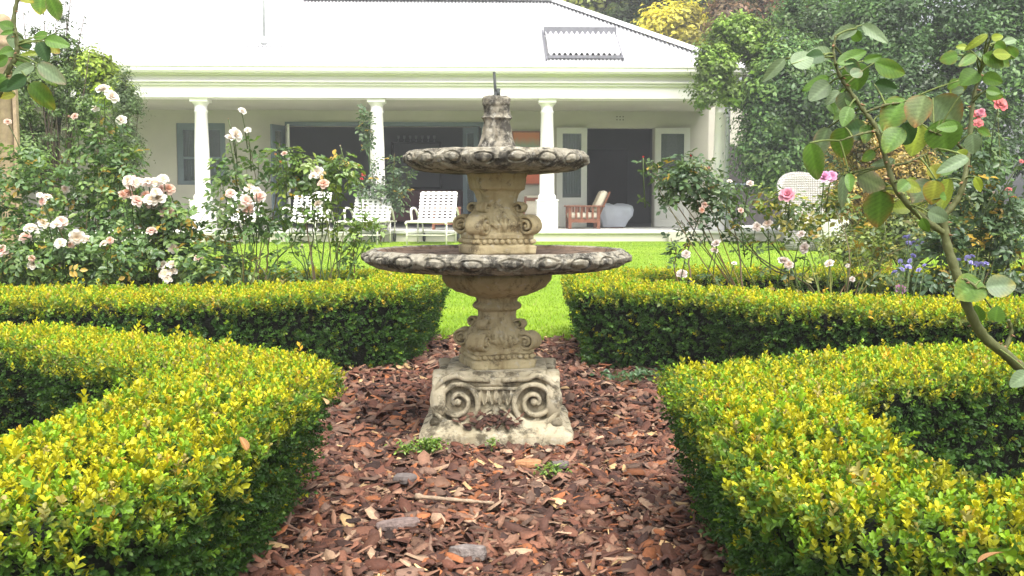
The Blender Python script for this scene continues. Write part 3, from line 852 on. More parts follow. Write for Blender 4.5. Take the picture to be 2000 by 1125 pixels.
# lower pedestal: neck ring, then turned cup that carries the big bowl
pedestal(.243, [(.190, .061, 3.4), (.205, .064, 3), (.213, .080, 2.4), (.222, .085, 2.2), (.232, .080, 2.1), (.240, .072, 2), (.252, .074, 2), (.258, .082, 2), (.264, .105, 2), (.278, .143, 2),
                (.296, .172, 2), (.318, .189, 2), (.338, .192, 2), (.346, .186, 2), (.352, .176, 2)], 'lower_pedestal', .945)

def bowl(name, zc, R_, n_eggs, floor_z, hub, ph, th_rim=.055):
    """shallow bowl with egg-and-leaf rim; zc = height of widest point"""
    prof = []     # (r, z) from underside centre to rim and down inside
    h = th_rim
    pts = [(hub, zc-h*.92), (R_*.55, zc-h*.90), (R_*.80, zc-h*.78), (R_*.90, zc-h*.62), (R_*.955, zc-h*.40), (R_*.99, zc-h*.12), (R_, zc+h*.06), (R_*.992, zc+h*.24), (R_*.972, zc+h*.40), (R_*.958, zc+h*.50), (R_*.945, zc+h*.55),
           (R_*.925, zc+h*.55), (R_*.905, zc+h*.48), (R_*.88, zc+h*.25), (R_*.80, floor_z+.006), (R_*.5, floor_z), (hub*.6, floor_z)]
    for i in range(len(pts)-1):
        k = 6 if 3 <= i <= 10 else 3
        for j in range(k):
            t = j/k; prof.append((pts[i][0]*(1-t)+pts[i+1][0]*t, pts[i][1]*(1-t)+pts[i+1][1]*t, i+t))
    prof.append((*pts[-1], len(pts)-1)); prof = np.array(prof)
    seg = n_eggs*23; th = np.arange(seg)*2*PI/seg
    sgrid = prof[:, 2:3]; rr_ = np.repeat(prof[:, 0:1], seg, 1); zz = np.repeat(prof[:, 1:2], seg, 1)
    a = ((th*n_eggs/(2*PI) + ph) % 1 - .5)[None]                 # -0.5..0.5 in one egg
    zone = (zz - zc)/h; outer = (sgrid < 10.5)
    wob = 0.06*np.sin(th*7+1)[None]
    q = np.sqrt((a/.27)**2 + ((zone+.04+wob)/.30)**2)
    egg = np.sqrt(np.clip(1-q**2, 0, 1))*.012
    ring_ = .006*np.exp(-((q-1.32)/.16)**2)
    groove = -.006*np.exp(-((q-1.08)/.10)**2)
    dart = .007*np.exp(-((np.abs(a)-.5)/.055)**2)*np.exp(-((zone+.02)/.30)**2)
    leafl = .005*np.cos(a*60)*np.exp(-((np.abs(a)-.42)/.07)**2)*np.exp(-((zone+.25)/.25)**2)
    fade = np.exp(-((zone+.02)/.50)**4)
    d = np.where(outer, (egg+ring_+groove+dart+leafl)*fade, 0)
    # direction of displacement: outward and slightly along the profile normal
    P = np.stack([rr_*np.cos(th)[None], rr_*np.sin(th)[None], zz], -1)
    d = d + np.where(outer & (zone > -.75),   .0075*fbm(P*np.array([46, 46, 46]), 3), 0)
    d = d + np.where(outer & (zone > -.8), .0034*fbm(P*120.0, 2), 0)
    r2 = rr_ + d*.95; z2 = zz + d*.25*np.sign(zone)
    V = np.stack([r2*np.cos(th)[None], r2*np.sin(th)[None], z2], -1).reshape(-1, 3)
    n = len(prof); idx = np.arange(n*seg).reshape(n, seg); nxt = np.roll(idx, -1, 1)
    cut = int(np.argmax(prof[:, 2] >= 12.0))
    Fo = np.stack([idx[:cut], nxt[:cut], nxt[1:cut+1], idx[1:cut+1]], -1).reshape(-1, 4)
    Fi = np.stack([idx[cut:-1], nxt[cut:-1], nxt[cut+1:], idx[cut+1:]], -1).reshape(-1, 4)
    b = stone(name, V, [Fo, idx[0][::-1][None]], M['stone_dark'], ft, .002, 30)
    used = np.unique(Fi); mp = np.zeros(n*seg, int); mp[used] = np.arange(len(used))
    stone('basin_floor', V[used], [mp[Fi], mp[idx[-1]][None]], M['stone_bowl_in'], b, .002, 30)
    return b
bowl('lower_bowl', .622, .458, 24, .632, .18, .10, .052)
pedestal(.634, [(.185, .062, 4), (.205, .066, 5), (.216, .072, 6), (.224, .084, 7), (.250, .087, 7), (.262, .090, 5), (.276, .100, 3)], 'upper_pedestal')
bowl('upper_bowl', .958, .312, 18, .968, .09, .35, .052)
# finial on the upper bowl
def fin_disp(th, Z):
    return .004*np.cos(th*9 + Z*40)*np.exp(-((Z-1.04)/.04)**2) + .003*np.cos(th*14)*np.exp(-((Z-1.115)/.02)**2)
V, F = sq_lathe([(.962, .070, 2), (1.0, .066, 2), (1.012, .060, 2.2), (1.03, .052, 2.4), (1.06, .046, 2.6), (1.085, .044, 2.6), (1.094, .047, 2.2), (1.100, .054, 2), (1.106, .048, 2), (1.112, .043, 2.2),
                 (1.140, .043, 2.4), (1.146, .047, 2.4), (1.166, .048, 2.4), (1.172, .044, 2.2), (1.176, .028, 2)], 96, fin_disp, 4, UP)
stone('finial', V, F, M['stone_dark'], ft, .0055, 34)
pipe = MB().tube([(-.002, 0, 1.16), (-.005, 0, 1.205), (-.008, 0, 1.258)], [.0055, .005, .005], 10)
pipe.tube([(.006, -.01, 1.17), (.007, -.01, 1.20)], .006, 8)
pipe.lathe([(1.17, .016), (1.176, .016), (1.182, .009), (1.19, .008)], 12)
pipe.build('water_pipe', M['pipe_metal'], ft, smooth=True)

# ------------------------------------------------------------------ house
HY, HA = 20.4, 0.030
house = empty('house', (0, HY, 0), HA, 'long white house with corrugated roof and columned veranda behind the lawn', 'house')
hx_ = Vector((math.cos(HA), math.sin(HA), 0)); hy_ = Vector((-math.sin(HA), math.cos(HA), 0))
def H(px, py, ly):
    """pixel -> house local (x, z) on the plane local y = ly"""
    d = ray(px, py); o0 = Vector((0, HY, 0)) + hy_*ly
    t = ((o0 - Vector((0, 0, CAM_H))).dot(hy_))/d.dot(hy_)
    p = Vector((0, 0, CAM_H)) + d*t
    return (p - o0).dot(hx_), p.z
def hxx(px, ly=0.0): return H(px, 402, ly)[0]
def hzz(py, ly=0.0, px=1000): return H(px, py, ly)[1]

FLOOR = hzz(450, -.25); EAVE = hzz(141, -.55); ENT_B = hzz(194, 0)
XL, XR = -14.0, hxx(1403, 0) + 0.24
WALL_Y = 2.7

# terrace
mb = MB().box((XL, -.38, -.05), (XR + 3.2, WALL_Y + 4.5, FLOOR - .06)); mb.build('terrace_base', M['terrace'], house)
mb = MB().box((XL, -.44, FLOOR - .06), (XR + 3.2, -.05, FLOOR)); mb.build('terrace_edge', M['coping'], house, bevel=.012)
mb = MB().box((XL, -.05, FLOOR - .06), (XR + 3.2, WALL_Y + 4.5, FLOOR - .004)); mb.build('veranda_floor', M['coping'], house)
mb = MB().box((hxx(1297) , -.56, -.05), (hxx(1343), -.44, FLOOR - .02)); mb.build('terrace_step_block', M['terrace'], house, bevel=.01)

# columns
def column(px):
    x = hxx(px, 0)
    c = empty('column'); c.parent = house; c.location = (x, 0, 0); c.scale = (.89, .89, 1); c.empty_display_size = .1
    zt = ENT_B; ped = FLOOR + (zt - FLOOR)*.235
    m = MB().box((-.235, -.235, FLOOR), (.235, .235, ped - .03)).box((-.25, -.25, ped - .03), (.25, .25, ped)).build('pedestal_block', M['white'], c, bevel=.012)
    sh = MB().lathe([(ped, .20), (ped+.05, .205), (ped+.09, .19), (ped+.11, .165), (ped+.5, .164), ((ped+zt)/2, .158), (zt-.28, .135), (zt-.26, .148), (zt-.235, .148), (zt-.225, .135), (zt-.15, .135)], 32)
    sh.build('shaft', M['white'], c, smooth=True)
    cp = MB().lathe([(zt-.15, .136), (zt-.12, .15), (zt-.10, .175), (zt-.075, .185)], 32).box((-.195, -.195, zt-.075), (.195, .195, zt))
    cp.build('capital', M['white'], c)
for p in (397, 738, 1068, 1406): column(p)

# entablature: fascia, mouldings, frieze board and gutter
ez = [hzz(194), hzz(171), hzz(162), hzz(150), hzz(141)]
MB().box((XL, -.22, ENT_B), (XR, .22, ez[1])).build('fascia_beam', M['white'], house)
MB().box((XL, -.27, ez[1]), (XR + .05, .22, ez[1]+.05)).box((XL, -.32, ez[1]+.05), (XR + .10, .22, ez[1]+.085)).build('moulding', M['white'], house, bevel=.01)
MB().box((XL, -.25, ez[1]+.085), (XR + .04, .22, ez[3]-.02)).build('frieze_board', M['white'], house)
MB().box((hxx(860), -.275, ez[1]+.086), (hxx(865), -.25, ez[3]-.021)).build('frieze_joint', M['white'], house)
MB().box((XL, -.33, ez[3]-.02), (XR + .12, .22, ez[3]+.01)).build('soffit', M['white'], house)
gz0 = ez[3] + .01
prof = [(-.33, gz0), (-.45, gz0+.005), (-.475, gz0+.04), (-.48, gz0+.10), (-.50, gz0+.115), (-.50, gz0+.135), (-.47, gz0+.135), (-.46, gz0+.03), (-.33, gz0+.03)]
V = []; F = []
for xx in (XL, XR + .22):
    for a, b in prof: V.append((xx, a, b))
k = len(prof)
for j in range(k): F.append((j, (j+1) % k, k+(j+1) % k, k+j))
F.append(tuple(range(k))); F.append(tuple(range(2*k-1, k-1, -1)))
MB().add(V, F).build('gutter', M['white'], house)
# veranda ceiling
MB().box((XL, .22, ENT_B + .02), (XR, WALL_Y, ENT_B + .06)).build('veranda_ceiling', M['plaster'], house)

# roof: corrugated front slope, hips and ridge
RZ = gz0 + .10; RY0 = -.42
run = 3.1; rise = (hzz(2, run) - RZ)
tan_s = rise/(run - RY0)
XE = XR + .20
xr_top = XE - (run - RY0)
def slope_z(y): return RZ + (y - RY0)*tan_s
pitch_ = .076
xs_ = np.arange(-12.0, XE, pitch_/6)
amp = .023
V = []; 
xl_hi = hxx(600, run)          # left of this the roof climbs on to a higher ridge
rows = 2
for x_ in xs_:
    top = run if x_ > xl_hi else run + 3.0
    top = min(top, RY0 + (XE - x_))
    dz = amp*math.cos(2*PI*x_/pitch_)
    V.append((x_, RY0, RZ + dz)); V.append((x_, top, slope_z(top) + dz))
F = [(2*i, 2*i+2, 2*i+3, 2*i+1) for i in range(len(xs_)-1)]
roof = MB().add(V, F).build('roof', M['roof'], house, smooth=True)
m = MB()
m.add([(XE, RY0, RZ-.03), (XE, 2*run-RY0, RZ-.03), (xr_top, run, slope_z(run)-.03)], [(0, 1, 2)])
m.add([(XE, 2*run-RY0, RZ-.03), (-12, 2*run-RY0, RZ-.03), (-12, run, slope_z(run)-.03), (xr_top, run, slope_z(run)-.03)], [(0, 1, 2, 3)])
hr = run + 3.0
m.add([(xl_hi, run, slope_z(run)-.01), (xl_hi, hr, slope_z(hr)-.01), (xl_hi, 2*hr-RY0, RZ-.03)], [(0, 1, 2)])
m.add([(-12, hr, slope_z(hr)-.01), (xl_hi, hr, slope_z(hr)-.01), (xl_hi, 2*hr-RY0, RZ), (-12, 2*hr-RY0, RZ)], [(0, 1, 2, 3)])
m.build('rear_roof_slopes', M['roof'], house)
# hip and ridge capping
def cap(p, q, w=.20, name='ridge_capping'):
    p, q = Vector(p), Vector(q); d = (q-p).normalized(); s_ = d.cross(Vector((0, 0, 1))).normalized()*w; up = Vector((0, 0, 1))
    V = [p - s_ - up*.05, p + up*.035, p + s_ - up*.05, q - s_ - up*.05, q + up*.035, q + s_ - up*.05]
    V = [v + up*.045 for v in V]
    MB().add(V, [(0, 1, 4, 3), (1, 2, 5, 4)]).build(name, M['roof'], roof)
cap((XE + .02, RY0 - .02, RZ), (xr_top, run, slope_z(run)), .17, 'hip_capping')
cap((xr_top, run, slope_z(run)), (xl_hi, run, slope_z(run)), .16)
# vent pipe with boot and flashing
vx, vz = H(516, 90, .6); vy = .62; vz = slope_z(vy)
MB().box((vx - .36, vy-.07, 0), (vx + .36, vy+.12, .02)).build('flashing_tmp', M['roof'], roof)
fo = bpy.data.objects['flashing_tmp']; fo.name = 'vent_flashing'
for v in fo.data.vertices: v.co.z += slope_z(v.co.y) + .008
MB().lathe([(0, .075), (.06, .075), (.13, .05), (.17, .035)], 16, (vx, vy, vz)).build('vent_boot', M['light_metal'], roof, smooth=True)
MB().tube([(vx, vy, vz+.1), (vx + .01, vy, vz + 1.9)], .024, 10).build('vent_pipe', M['light_metal'], roof, smooth=True)
# raised corrugated hatch on the slope
hx0, hx1 = hxx(1064, 1.0), hxx(1197, 1.0)
yb = 0.02; yt = 1.08
def sl(x_, y_, up): 
    n_ = Vector((0, -tan_s, 1)).normalized(); return Vector((x_, y_, slope_z(y_))) + n_*up
V = []; xs2 = np.linspace(hx0, hx1, 13*12 + 1)
for x_ in xs2:
    w_ = .030*math.cos((x_-hx0)/(hx1-hx0)*2*PI*13)
    for y_, up in ((yb, .10), ((yb+yt)/2, .125), (yt, .10)): V.append(sl(x_, y_, up + w_))
F = []
for i in range(len(xs2)-1):
    for j in range(2): F.append((3*i+j, 3*i+3+j, 3*i+4+j, 3*i+1+j))
hatch = MB().add(V, F).build('roof_hatch', M['roof'], roof, smooth=True)
m = MB()
m.bar(sl(hx0 - .03, yt+.02, .12), sl(hx1 + .05, yt+.02, .12), .05, .17)
m.bar(sl(hx0 - .05, yb-.02, .05), sl(hx1 + .05, yb-.02, .05), .05, .06)
m.bar(sl(hx0 - .04, yb-.14, .04), sl(hx0 - .04, yt+.25, .04), .03, .05); m.bar(sl(hx1 + .04, yb-.1, .04), sl(hx1 + .04, yt, .04), .03, .05)
m.build('hatch_frame_shade', M['metal_grey'], hatch)  # grey frame; dark top and bottom bars also paint the shadow beneath the sheet

# rear wall of the veranda with openings
def open_rect(a, b, c, d):
    x0, z1 = H(a, b, WALL_Y); x1, z0 = H(c, d, WALL_Y); return [x0, max(z0, FLOOR), x1, z1]
win = open_rect(343, 240, 442, 361)
big = open_rect(530, 246, 940, 452); big[1] = FLOOR
dor = open_rect(1090, 250, 1345, 452); dor[1] = FLOOR
DOOR_IN = open_rect(1147, 250, 1276, 452)
dor = [DOOR_IN[0], FLOOR, DOOR_IN[2], DOOR_IN[3]]
big_in = [big[0] + .30, FLOOR, big[2], big[3]]
def wall_open(x0, x1, z0, z1, y0, y1, opens):
    m = MB(); xs = sorted({x0, x1, *[o_[0] for o_ in opens], *[o_[2] for o_ in opens]})
    for a, b in zip(xs[:-1], xs[1:]):
        mid = (a+b)/2; segs = sorted([(o_[1], o_[3]) for o_ in opens if o_[0] < mid < o_[2]])
        z = z0
        for s0, s1 in segs:
            if s0 > z + 1e-4: m.box((a, y0, z), (b, y1, s0))
            z = s1
        if z < z1: m.box((a, y0, z), (b, y1, z1))
    return m
wall_open(XL, XR - .1, FLOOR - .05, ENT_B + .3, WALL_Y, WALL_Y + .28, [win, big_in, dor]).build('rear_wall', M['plaster'], house)
MB().box((XR - .1, WALL_Y, -.05), (XR + .14, 7.5, ENT_B + .9)).build('end_wall', M['plaster'], house)
# dark rooms behind the openings
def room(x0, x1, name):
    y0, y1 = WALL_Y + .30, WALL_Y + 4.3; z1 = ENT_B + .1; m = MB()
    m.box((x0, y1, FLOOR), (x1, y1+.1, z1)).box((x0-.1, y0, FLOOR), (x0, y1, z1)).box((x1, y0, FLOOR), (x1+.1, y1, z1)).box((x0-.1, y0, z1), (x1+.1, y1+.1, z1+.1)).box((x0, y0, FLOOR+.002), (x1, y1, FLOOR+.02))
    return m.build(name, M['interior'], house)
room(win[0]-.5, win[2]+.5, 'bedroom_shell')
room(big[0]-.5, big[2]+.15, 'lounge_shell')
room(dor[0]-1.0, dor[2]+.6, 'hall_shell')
# door frame shape on the hall's back wall
hx0_, hz1_ = H(1185, 292, WALL_Y+4.2); hx1_, _ = H(1226, 292, WALL_Y+4.2)
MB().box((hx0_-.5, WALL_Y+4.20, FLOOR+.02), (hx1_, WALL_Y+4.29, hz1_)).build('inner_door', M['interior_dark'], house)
# window
w = MB(); yy = WALL_Y + .06
fw = .13
w.box((win[0], yy, win[1]), (win[0]+fw, yy+.1, win[3])).box((win[2]-fw, yy, win[1]), (win[2], yy+.1, win[3])).box((win[0]+fw, yy, win[3]-fw*1.1), (win[2]-fw, yy+.1, win[3])).box((win[0]+fw, yy, win[1]), (win[2]-fw, yy+.1, win[1]+fw*.7))
xm = (win[0]+win[2])/2; zm = win[1] + (win[3]-win[1])*.42
w.box((win[0]+fw, yy+.02, zm), (win[2]-fw, yy+.08, zm+.05)); w.box((xm-.03, yy+.02, win[1]+fw*.7), (xm+.03, yy+.08, zm)).box((xm-.03, yy+.02, zm+.05), (xm+.03, yy+.08, win[3]-fw*1.1))
wo_ = w.build('window', M['blueframe'], house)
MB().box((win[0]+fw, yy+.045, win[1]+fw*.7), (win[2]-fw, yy+.055, win[3]-fw*1.1)).build('pane', M['glass'], wo_)
def curtain(x0, x1, y_, z0, z1, parent, waves=7):
    V = []; n = waves*8
    for i in range(n+1):
        x_ = x0 + (x1-x0)*i/n; q = y_ + .025*math.sin(i/n*waves*2*PI)
        V.append((x_, q, z0)); V.append((x_, q, z1))
    return MB().add(V, [(2*i, 2*i+2, 2*i+3, 2*i+1) for i in range(n)]).build('curtain', M['curtain'], parent, smooth=True)
curtain(win[0]+fw, xm-.1, yy+.25, win[1], win[3], wo_, 6)
# big opening: frame and folded glazed doors at both ends
m = MB(); yy = WALL_Y - .03
m.box((big[0]+.30, yy, big[3]), (big[2], yy+.12, big[3]+.09))
m.box((big[2], yy, FLOOR), (big[2]+.10, yy+.12, big[3]+.09))
m.build('opening_frame', M['blueframe'], house)
def door_leaf(x, y, wd, z0, z1, ang, frame_mat, glass_from=.32, solid=True, curt=False):
    """leaf hinged at (x, y); ang = direction of the leaf in plan"""
    d = empty('door'); d.parent = house; d.location = (x, y, 0); d.rotation_euler = (0, 0, ang)
    s_ = .13; zg = z0 + (z1-z0)*glass_from; t = .045
    f = MB().box((0, -t/2, z0), (s_, t/2, z1)).box((wd-s_, -t/2, z0), (wd, t/2, z1)).box((s_, -t/2, z1-s_), (wd-s_, t/2, z1)).box((s_, -t/2, z0), (wd-s_, t/2, z0+.16)).box((s_, -t/2, zg-.08), (wd-s_, t/2, zg+.06))
    f.build('door_frame', frame_mat, d)
    if zg - .08 > z0 + .17:
        MB().box((s_, -.012, z0+.16), (wd-s_, .012, zg-.08)).box((s_+.07, -.020, z0+.23), (wd-s_-.07, .020, zg-.15)).build('door_panel', frame_mat, d, bevel=.006)
    MB().box((s_, -.004, zg+.06), (wd-s_, .004, z1-s_)).build('pane', M['glass'], d)
    MB().ball((wd-.06, -t/2-.03, z0+1.0), .025).build('handle', M['metal_grey'], d)
    if curt:
        curtain(s_, wd-s_, .06, zg, z1-s_, d, 6)
    return d
zt_d = DOOR_IN[3]
lx0 = hxx(1088, WALL_Y-.08); rx1 = hxx(1345, WALL_Y-.08)
door_leaf(DOOR_IN[0]-.01, WALL_Y-.07, DOOR_IN[0]-lx0, FLOOR+.01, zt_d, PI, M['doorwhite'], .27, curt=False)
door_leaf(DOOR_IN[2]+.01, WALL_Y-.07, rx1-DOOR_IN[2], FLOOR+.01, zt_d, 0, M['doorwhite'], .40)
curtain(lx0 + .13, DOOR_IN[0]-.14, WALL_Y - .035, FLOOR+.75, zt_d-.14, house, 7)
door_leaf(big[0]+.29, WALL_Y-.02, .55, FLOOR+.01, big[3], -PI/2-.35, M['blueframe'], .27)
door_leaf(big[0]+.34, WALL_Y-.02, .55, FLOOR+.01, big[3], -PI/2+.25, M['doorwhite'], .27)
door_leaf(big[2]-.06, WALL_Y+.10, .5, FLOOR+.01, big[3], PI/2+.75, M['blueframe'], .1)
# downpipe at the right-hand corner
dx_ = hxx(1417, -.3)
MB().tube(smooth_path([(dx_ - .02, -.44, gz0), (dx_, -.40, gz0-.12), (dx_+.03, -.28, ENT_B-.05), (dx_+.03, -.27, ENT_B-.5), (dx_+.03, -.27, FLOOR)], 6), .045, 12).build('downpipe', M['light_metal'], house, smooth=True)
# set-back wing to the right, mostly behind trees
wy = 5.0
MB().box((XR+.15, wy, -.05), (XR+7.5, wy+.25, ENT_B+.55)).build('wing_wall', M['plaster'], house)
sx0, sz1 = H(1425, 285, wy-.05); sx1, sz0 = H(1530, 452, wy-.05)
ww = MB().box((sx0, wy-.03, FLOOR), (sx1, wy-.004, sz1)).build('wing_window', M['interior_dark'], house)
MB().box((sx0+.02, wy-.07, (FLOOR+sz1)/2+.02), (sx1-.02, wy-.032, (FLOOR+sz1)/2+.06)).box(((sx0+sx1)/2-.02, wy-.066, (FLOOR+sz1)/2+.06), ((sx0+sx1)/2+.02, wy-.032, sz1-.02)).build('glazing_bar', M['blueframe'], ww)
# small items on the veranda wall
for i, (a, b) in enumerate(((1205, 228), (1211, 228), (1217, 228), (1205, 234), (1211, 234), (1217, 234))):
    x_, z_ = H(a, b, WALL_Y); MB().box((x_-.012, WALL_Y-.006, z_-.012), (x_+.012, WALL_Y-.001, z_+.012)).build('air_brick_hole', M['interior_dark'], house)

# painting and things on the veranda
def HW(lx, ly, z): return house.matrix_basis @ Vector((lx, ly, z))
house.matrix_basis = Matrix.Translation((0, HY, 0)) @ Matrix.Rotation(HA, 4, 'Z')
def hroot(name, lx, ly, z, rz, label, cat, group=None):
    p = HW(lx, ly, z); return empty(name, p, HA + rz, label, cat, group)
def painting_mat():
    m, n, N, L = new_mat('orange_green_painting')
    tc = N('ShaderNodeTexCoord'); sp = N('ShaderNodeSeparateXYZ'); L(tc.outputs['Generated'], sp.inputs[0])
    ns = noise(N, L, 5, 5, tc.outputs['Generated'])
    ad = N('ShaderNodeMath'); ad.operation = 'MULTIPLY_ADD'; ad.inputs[1].default_value = .22; L(ns.outputs['Fac'], ad.inputs[0]); L(sp.outputs['Z'], ad.inputs[2])
    r = ramp(N, [(0.10, (.50, .10, .03)), (.30, (.62, .13, .05)), (.50, (.45, .16, .06)), (.62, (.22, .26, .16)), (.86, (.25, .30, .20)), (1.0, (.50, .17, .06))])
    L(ad.outputs[0], r.inputs['Fac'])
    p = N('ShaderNodeBsdfPrincipled'); o = N('ShaderNodeOutputMaterial'); L(r.outputs[0], p.inputs['Base Color']); p.inputs['Roughness'].default_value = .6
    L(p.outputs[0], o.inputs['Surface']); return m
pa = H(1000, 256, WALL_Y-.06); pb = H(1056, 361, WALL_Y-.06)
pr = hroot('painting', (pa[0]+pb[0])/2, WALL_Y-.045, pb[1], 0, 'orange and green abstract painting on the veranda wall behind the fountain', 'painting')
hw_, hh_ = (pb[0]-pa[0])/2, pa[1]-pb[1]
MB().box((-hw_+.03, -.012, .03), (hw_-.03, .015, hh_-.03)).build('canvas', painting_mat(), pr)
fm = MB().box((-hw_, -.025, 0), (-hw_+.03, .03, hh_)).box((hw_-.03, -.025, 0), (hw_, .03, hh_)).box((-hw_+.03, -.025, 0), (hw_-.03, .03, .03)).box((-hw_+.03, -.025, hh_-.03), (hw_-.03, .03, hh_))
fm.build('picture_frame', M['redwood'], pr)

def soft_box(a, b, mat, name, parent, bev=.05):
    o = MB().box(a, b).build(name, mat, parent); md = o.modifiers.new('bevel', 'BEVEL'); md.width = bev; md.segments = 4
    o.data.polygons.foreach_set('use_smooth', np.ones(len(o.data.polygons), dtype=bool)); return o
def armchair(lx, ly, rz, label, group):
    """slatted wooden armchair, facing local -x"""
    r = hroot('wooden_armchair', lx, ly, FLOOR, rz, label, 'armchair', group)
    L_, W_ = .82, .72
    for sy in (-W_/2, W_/2):
        MB().box((-L_/2, sy-.03, .0), (-L_/2+.07, sy+.03, .56)).build('leg', M['redwood'], r)
        MB().box((L_/2-.19, sy-.03, 0), (L_/2-.12, sy+.03, .56)).build('leg', M['redwood'], r)
        MB().box((-L_/2-.04, sy-.055, .56), (L_/2-.02, sy+.055, .60)).build('arm', M['redwood'], r, bevel=.008)
        MB().box((-L_/2+.07, sy-.024, .16), (L_/2-.19, sy+.024, .25)).build('side_rail', M['redwood'], r)
        for k in range(4):
            x_ = -L_/2 + .07 + (L_-.26)*(k+.62)/4.6
            MB().box((x_, sy-.012, .25), (x_+.05, sy+.012, .56)).build('slat', M['redwood'], r)
    MB().box((-L_/2, -W_/2+.03, .16), (-L_/2+.03, W_/2-.03, .26)).build('front_rail', M['redwood'], r)
    soft_box((-L_/2+.02, -W_/2+.035, .26), (L_/2-.14, W_/2-.035, .42), M['cushion'], 'seat_cushion', r, .05)
    b = empty('backrest'); b.parent = r; b.location = (L_/2-.20, 0, .40); b.rotation_euler = (0, .38, 0)
    for sy in (-W_/2+.04, W_/2-.10): MB().box((.06, sy, -.1), (.10, sy+.06, .62)).build('back_post', M['redwood'], b)
    MB().box((.065, -W_/2+.10, .48), (.095, W_/2-.10, .58)).build('top_rail', M['redwood'], b)
    o = soft_box((-.10, -W_/2+.05, .02), (.055, W_/2-.05, .60), M['cushion'], 'back_cushion', b, .06)
    for k in range(5):
        y_ = -W_/2 + .09 + k*.125
        soft_box((-.104, y_, .06), (.0, y_+.045, .56), M['cushion_tan'], 'stripe', b, .015)
    return r
ax = H(1143, 445, 1.4)[0]
wood_ = armchair(ax, 1.4, 0.0, 'red-brown slatted armchair with cream cushions in front of the open veranda door', 'wooden armchairs on the veranda')
ax2 = H(1046, 445, 2.0)[0]
small_ = armchair(ax2 - .1, 2.0, -1.35, 'striped-cushion armchair half hidden behind the third column and the fountain', 'wooden armchairs on the veranda')
small_.scale = (.8, .8, .72); wood_.scale = (.95, .95, .82)
# cloth-covered low table by the door
tx = H(1195, 445, 2.2)[0]
r = hroot('draped_ottoman', tx, 2.2, FLOOR, .2, 'low ottoman under a grey-blue cloth beside the slatted armchair', 'ottoman')
V = []; F = []; k = 28
for zz, sc in ((.02, .66), (.16, .80), (.30, 1.0), (.42, 1.03), (.50, .97), (.53, .80), (.535, .3)):
    for j in range(k):
        a = 2*PI*j/k; e = .35; cxx = math.copysign(abs(math.cos(a))**e, math.cos(a)); syy = math.copysign(abs(math.sin(a))**e, math.sin(a))
        q = 1 + (.05*math.sin(a*7+1.3) if zz < .4 else 0)
        V.append((cxx*.40*sc*q + .05*zz, syy*.32*sc*q, zz*.95 + (.03*math.sin(a*2+.6) if zz > .2 else 0)))
for i in range(6):
    for j in range(k): F.append((i*k+j, i*k+(j+1) % k, (i+1)*k+(j+1) % k, (i+1)*k+j))
F.append(tuple(6*k+j for j in range(k)))
MB().add(V, F).build('cloth', M['bluecloth'], r, smooth=True)
MB().box((-.2, -.17, 0), (.2, .17, .3)).build('frame', M['redwood'], r)
# sideboard seen dark inside the lounge and a low red sofa
sx0 = H(780, 430, WALL_Y+1.2)[0]
r = hroot('sofa', sx0+.4, WALL_Y+1.5, FLOOR+.02, 0, 'dark red sofa inside the lounge behind the sun loungers', 'sofa')
sm = m_plain('dark_red_fabric', (.10, .04, .045), .9, .15, 6, .1, 60)
soft_box((-1.1, -.4, .08), (1.1, .4, .42), sm, 'seat', r, .06); soft_box((-1.1, .2, .42), (1.1, .45, .85), sm, 'backrest', r, .08)
soft_box((-1.32, -.42, .08), (-1.1, .45, .62), sm, 'arm', r, .06); soft_box((1.1, -.42, .08), (1.32, .45, .62), sm, 'arm', r, .06)
for sx_ in (-1.2, 1.2):
    for sy_ in (-.3, .35): MB().box((sx_-.03, sy_-.03, 0), (sx_+.03, sy_+.03, .08)).build('foot', M['redwood'], r)
# lamp table strip seen inside
x0, z0 = H(570, 301, WALL_Y+2.5); x1, _ = H(607, 301, WALL_Y+2.5)
r = hroot('shelf', (x0+x1)/2, WALL_Y+4.25, FLOOR, 0, 'pale shelf on the back wall inside the lounge, left of the second column', 'shelf')
MB().box((-.3, -.25, z0-FLOOR-.02), (.3, .05, z0-FLOOR+.02)).build('board', M['cushion'], r)
for s_ in (-.25, .25): MB().box((s_-.015, -.2, z0-FLOOR-.25), (s_+.015, .04, z0-FLOOR-.02)).build('bracket', M['redwood'], r)

# glass cabinet at the back of the lounge
cx0, cz0 = H(775, 278, WALL_Y+3.9); cx1, _ = H(850, 278, WALL_Y+3.9)
r = hroot('cabinet', (cx0+cx1)/2, WALL_Y+3.95, FLOOR+.02, 0, 'dark cabinet with a row of glasses at the back of the lounge', 'cabinet')
cw = (cx1-cx0)/2 + .15
MB().box((-cw, -.25, 0), (cw, .3, .95)).build('lower_cupboard', M['interior_dark'], r, bevel=.01)
MB().box((-cw, -.05, cz0-FLOOR-.03), (cw, .3, cz0-FLOOR)).build('shelf_board', M['interior_dark'], r)
for sx_ in (-cw, cw-.04): MB().box((sx_, -.05, .95), (sx_+.04, .3, cz0-FLOOR-.03)).build('side_panel', M['interior_dark'], r)
for i_ in range(7):
    MB().lathe([(0, .03), (.008, .03), (.012, .006), (.07, .006), (.09, .03), (.16, .035)], 12, (-cw+.18 + i_*(2*cw-.36)/6, .05, cz0-FLOOR+.001)).build('drinking_glass', M['light_metal'], r, smooth=True)
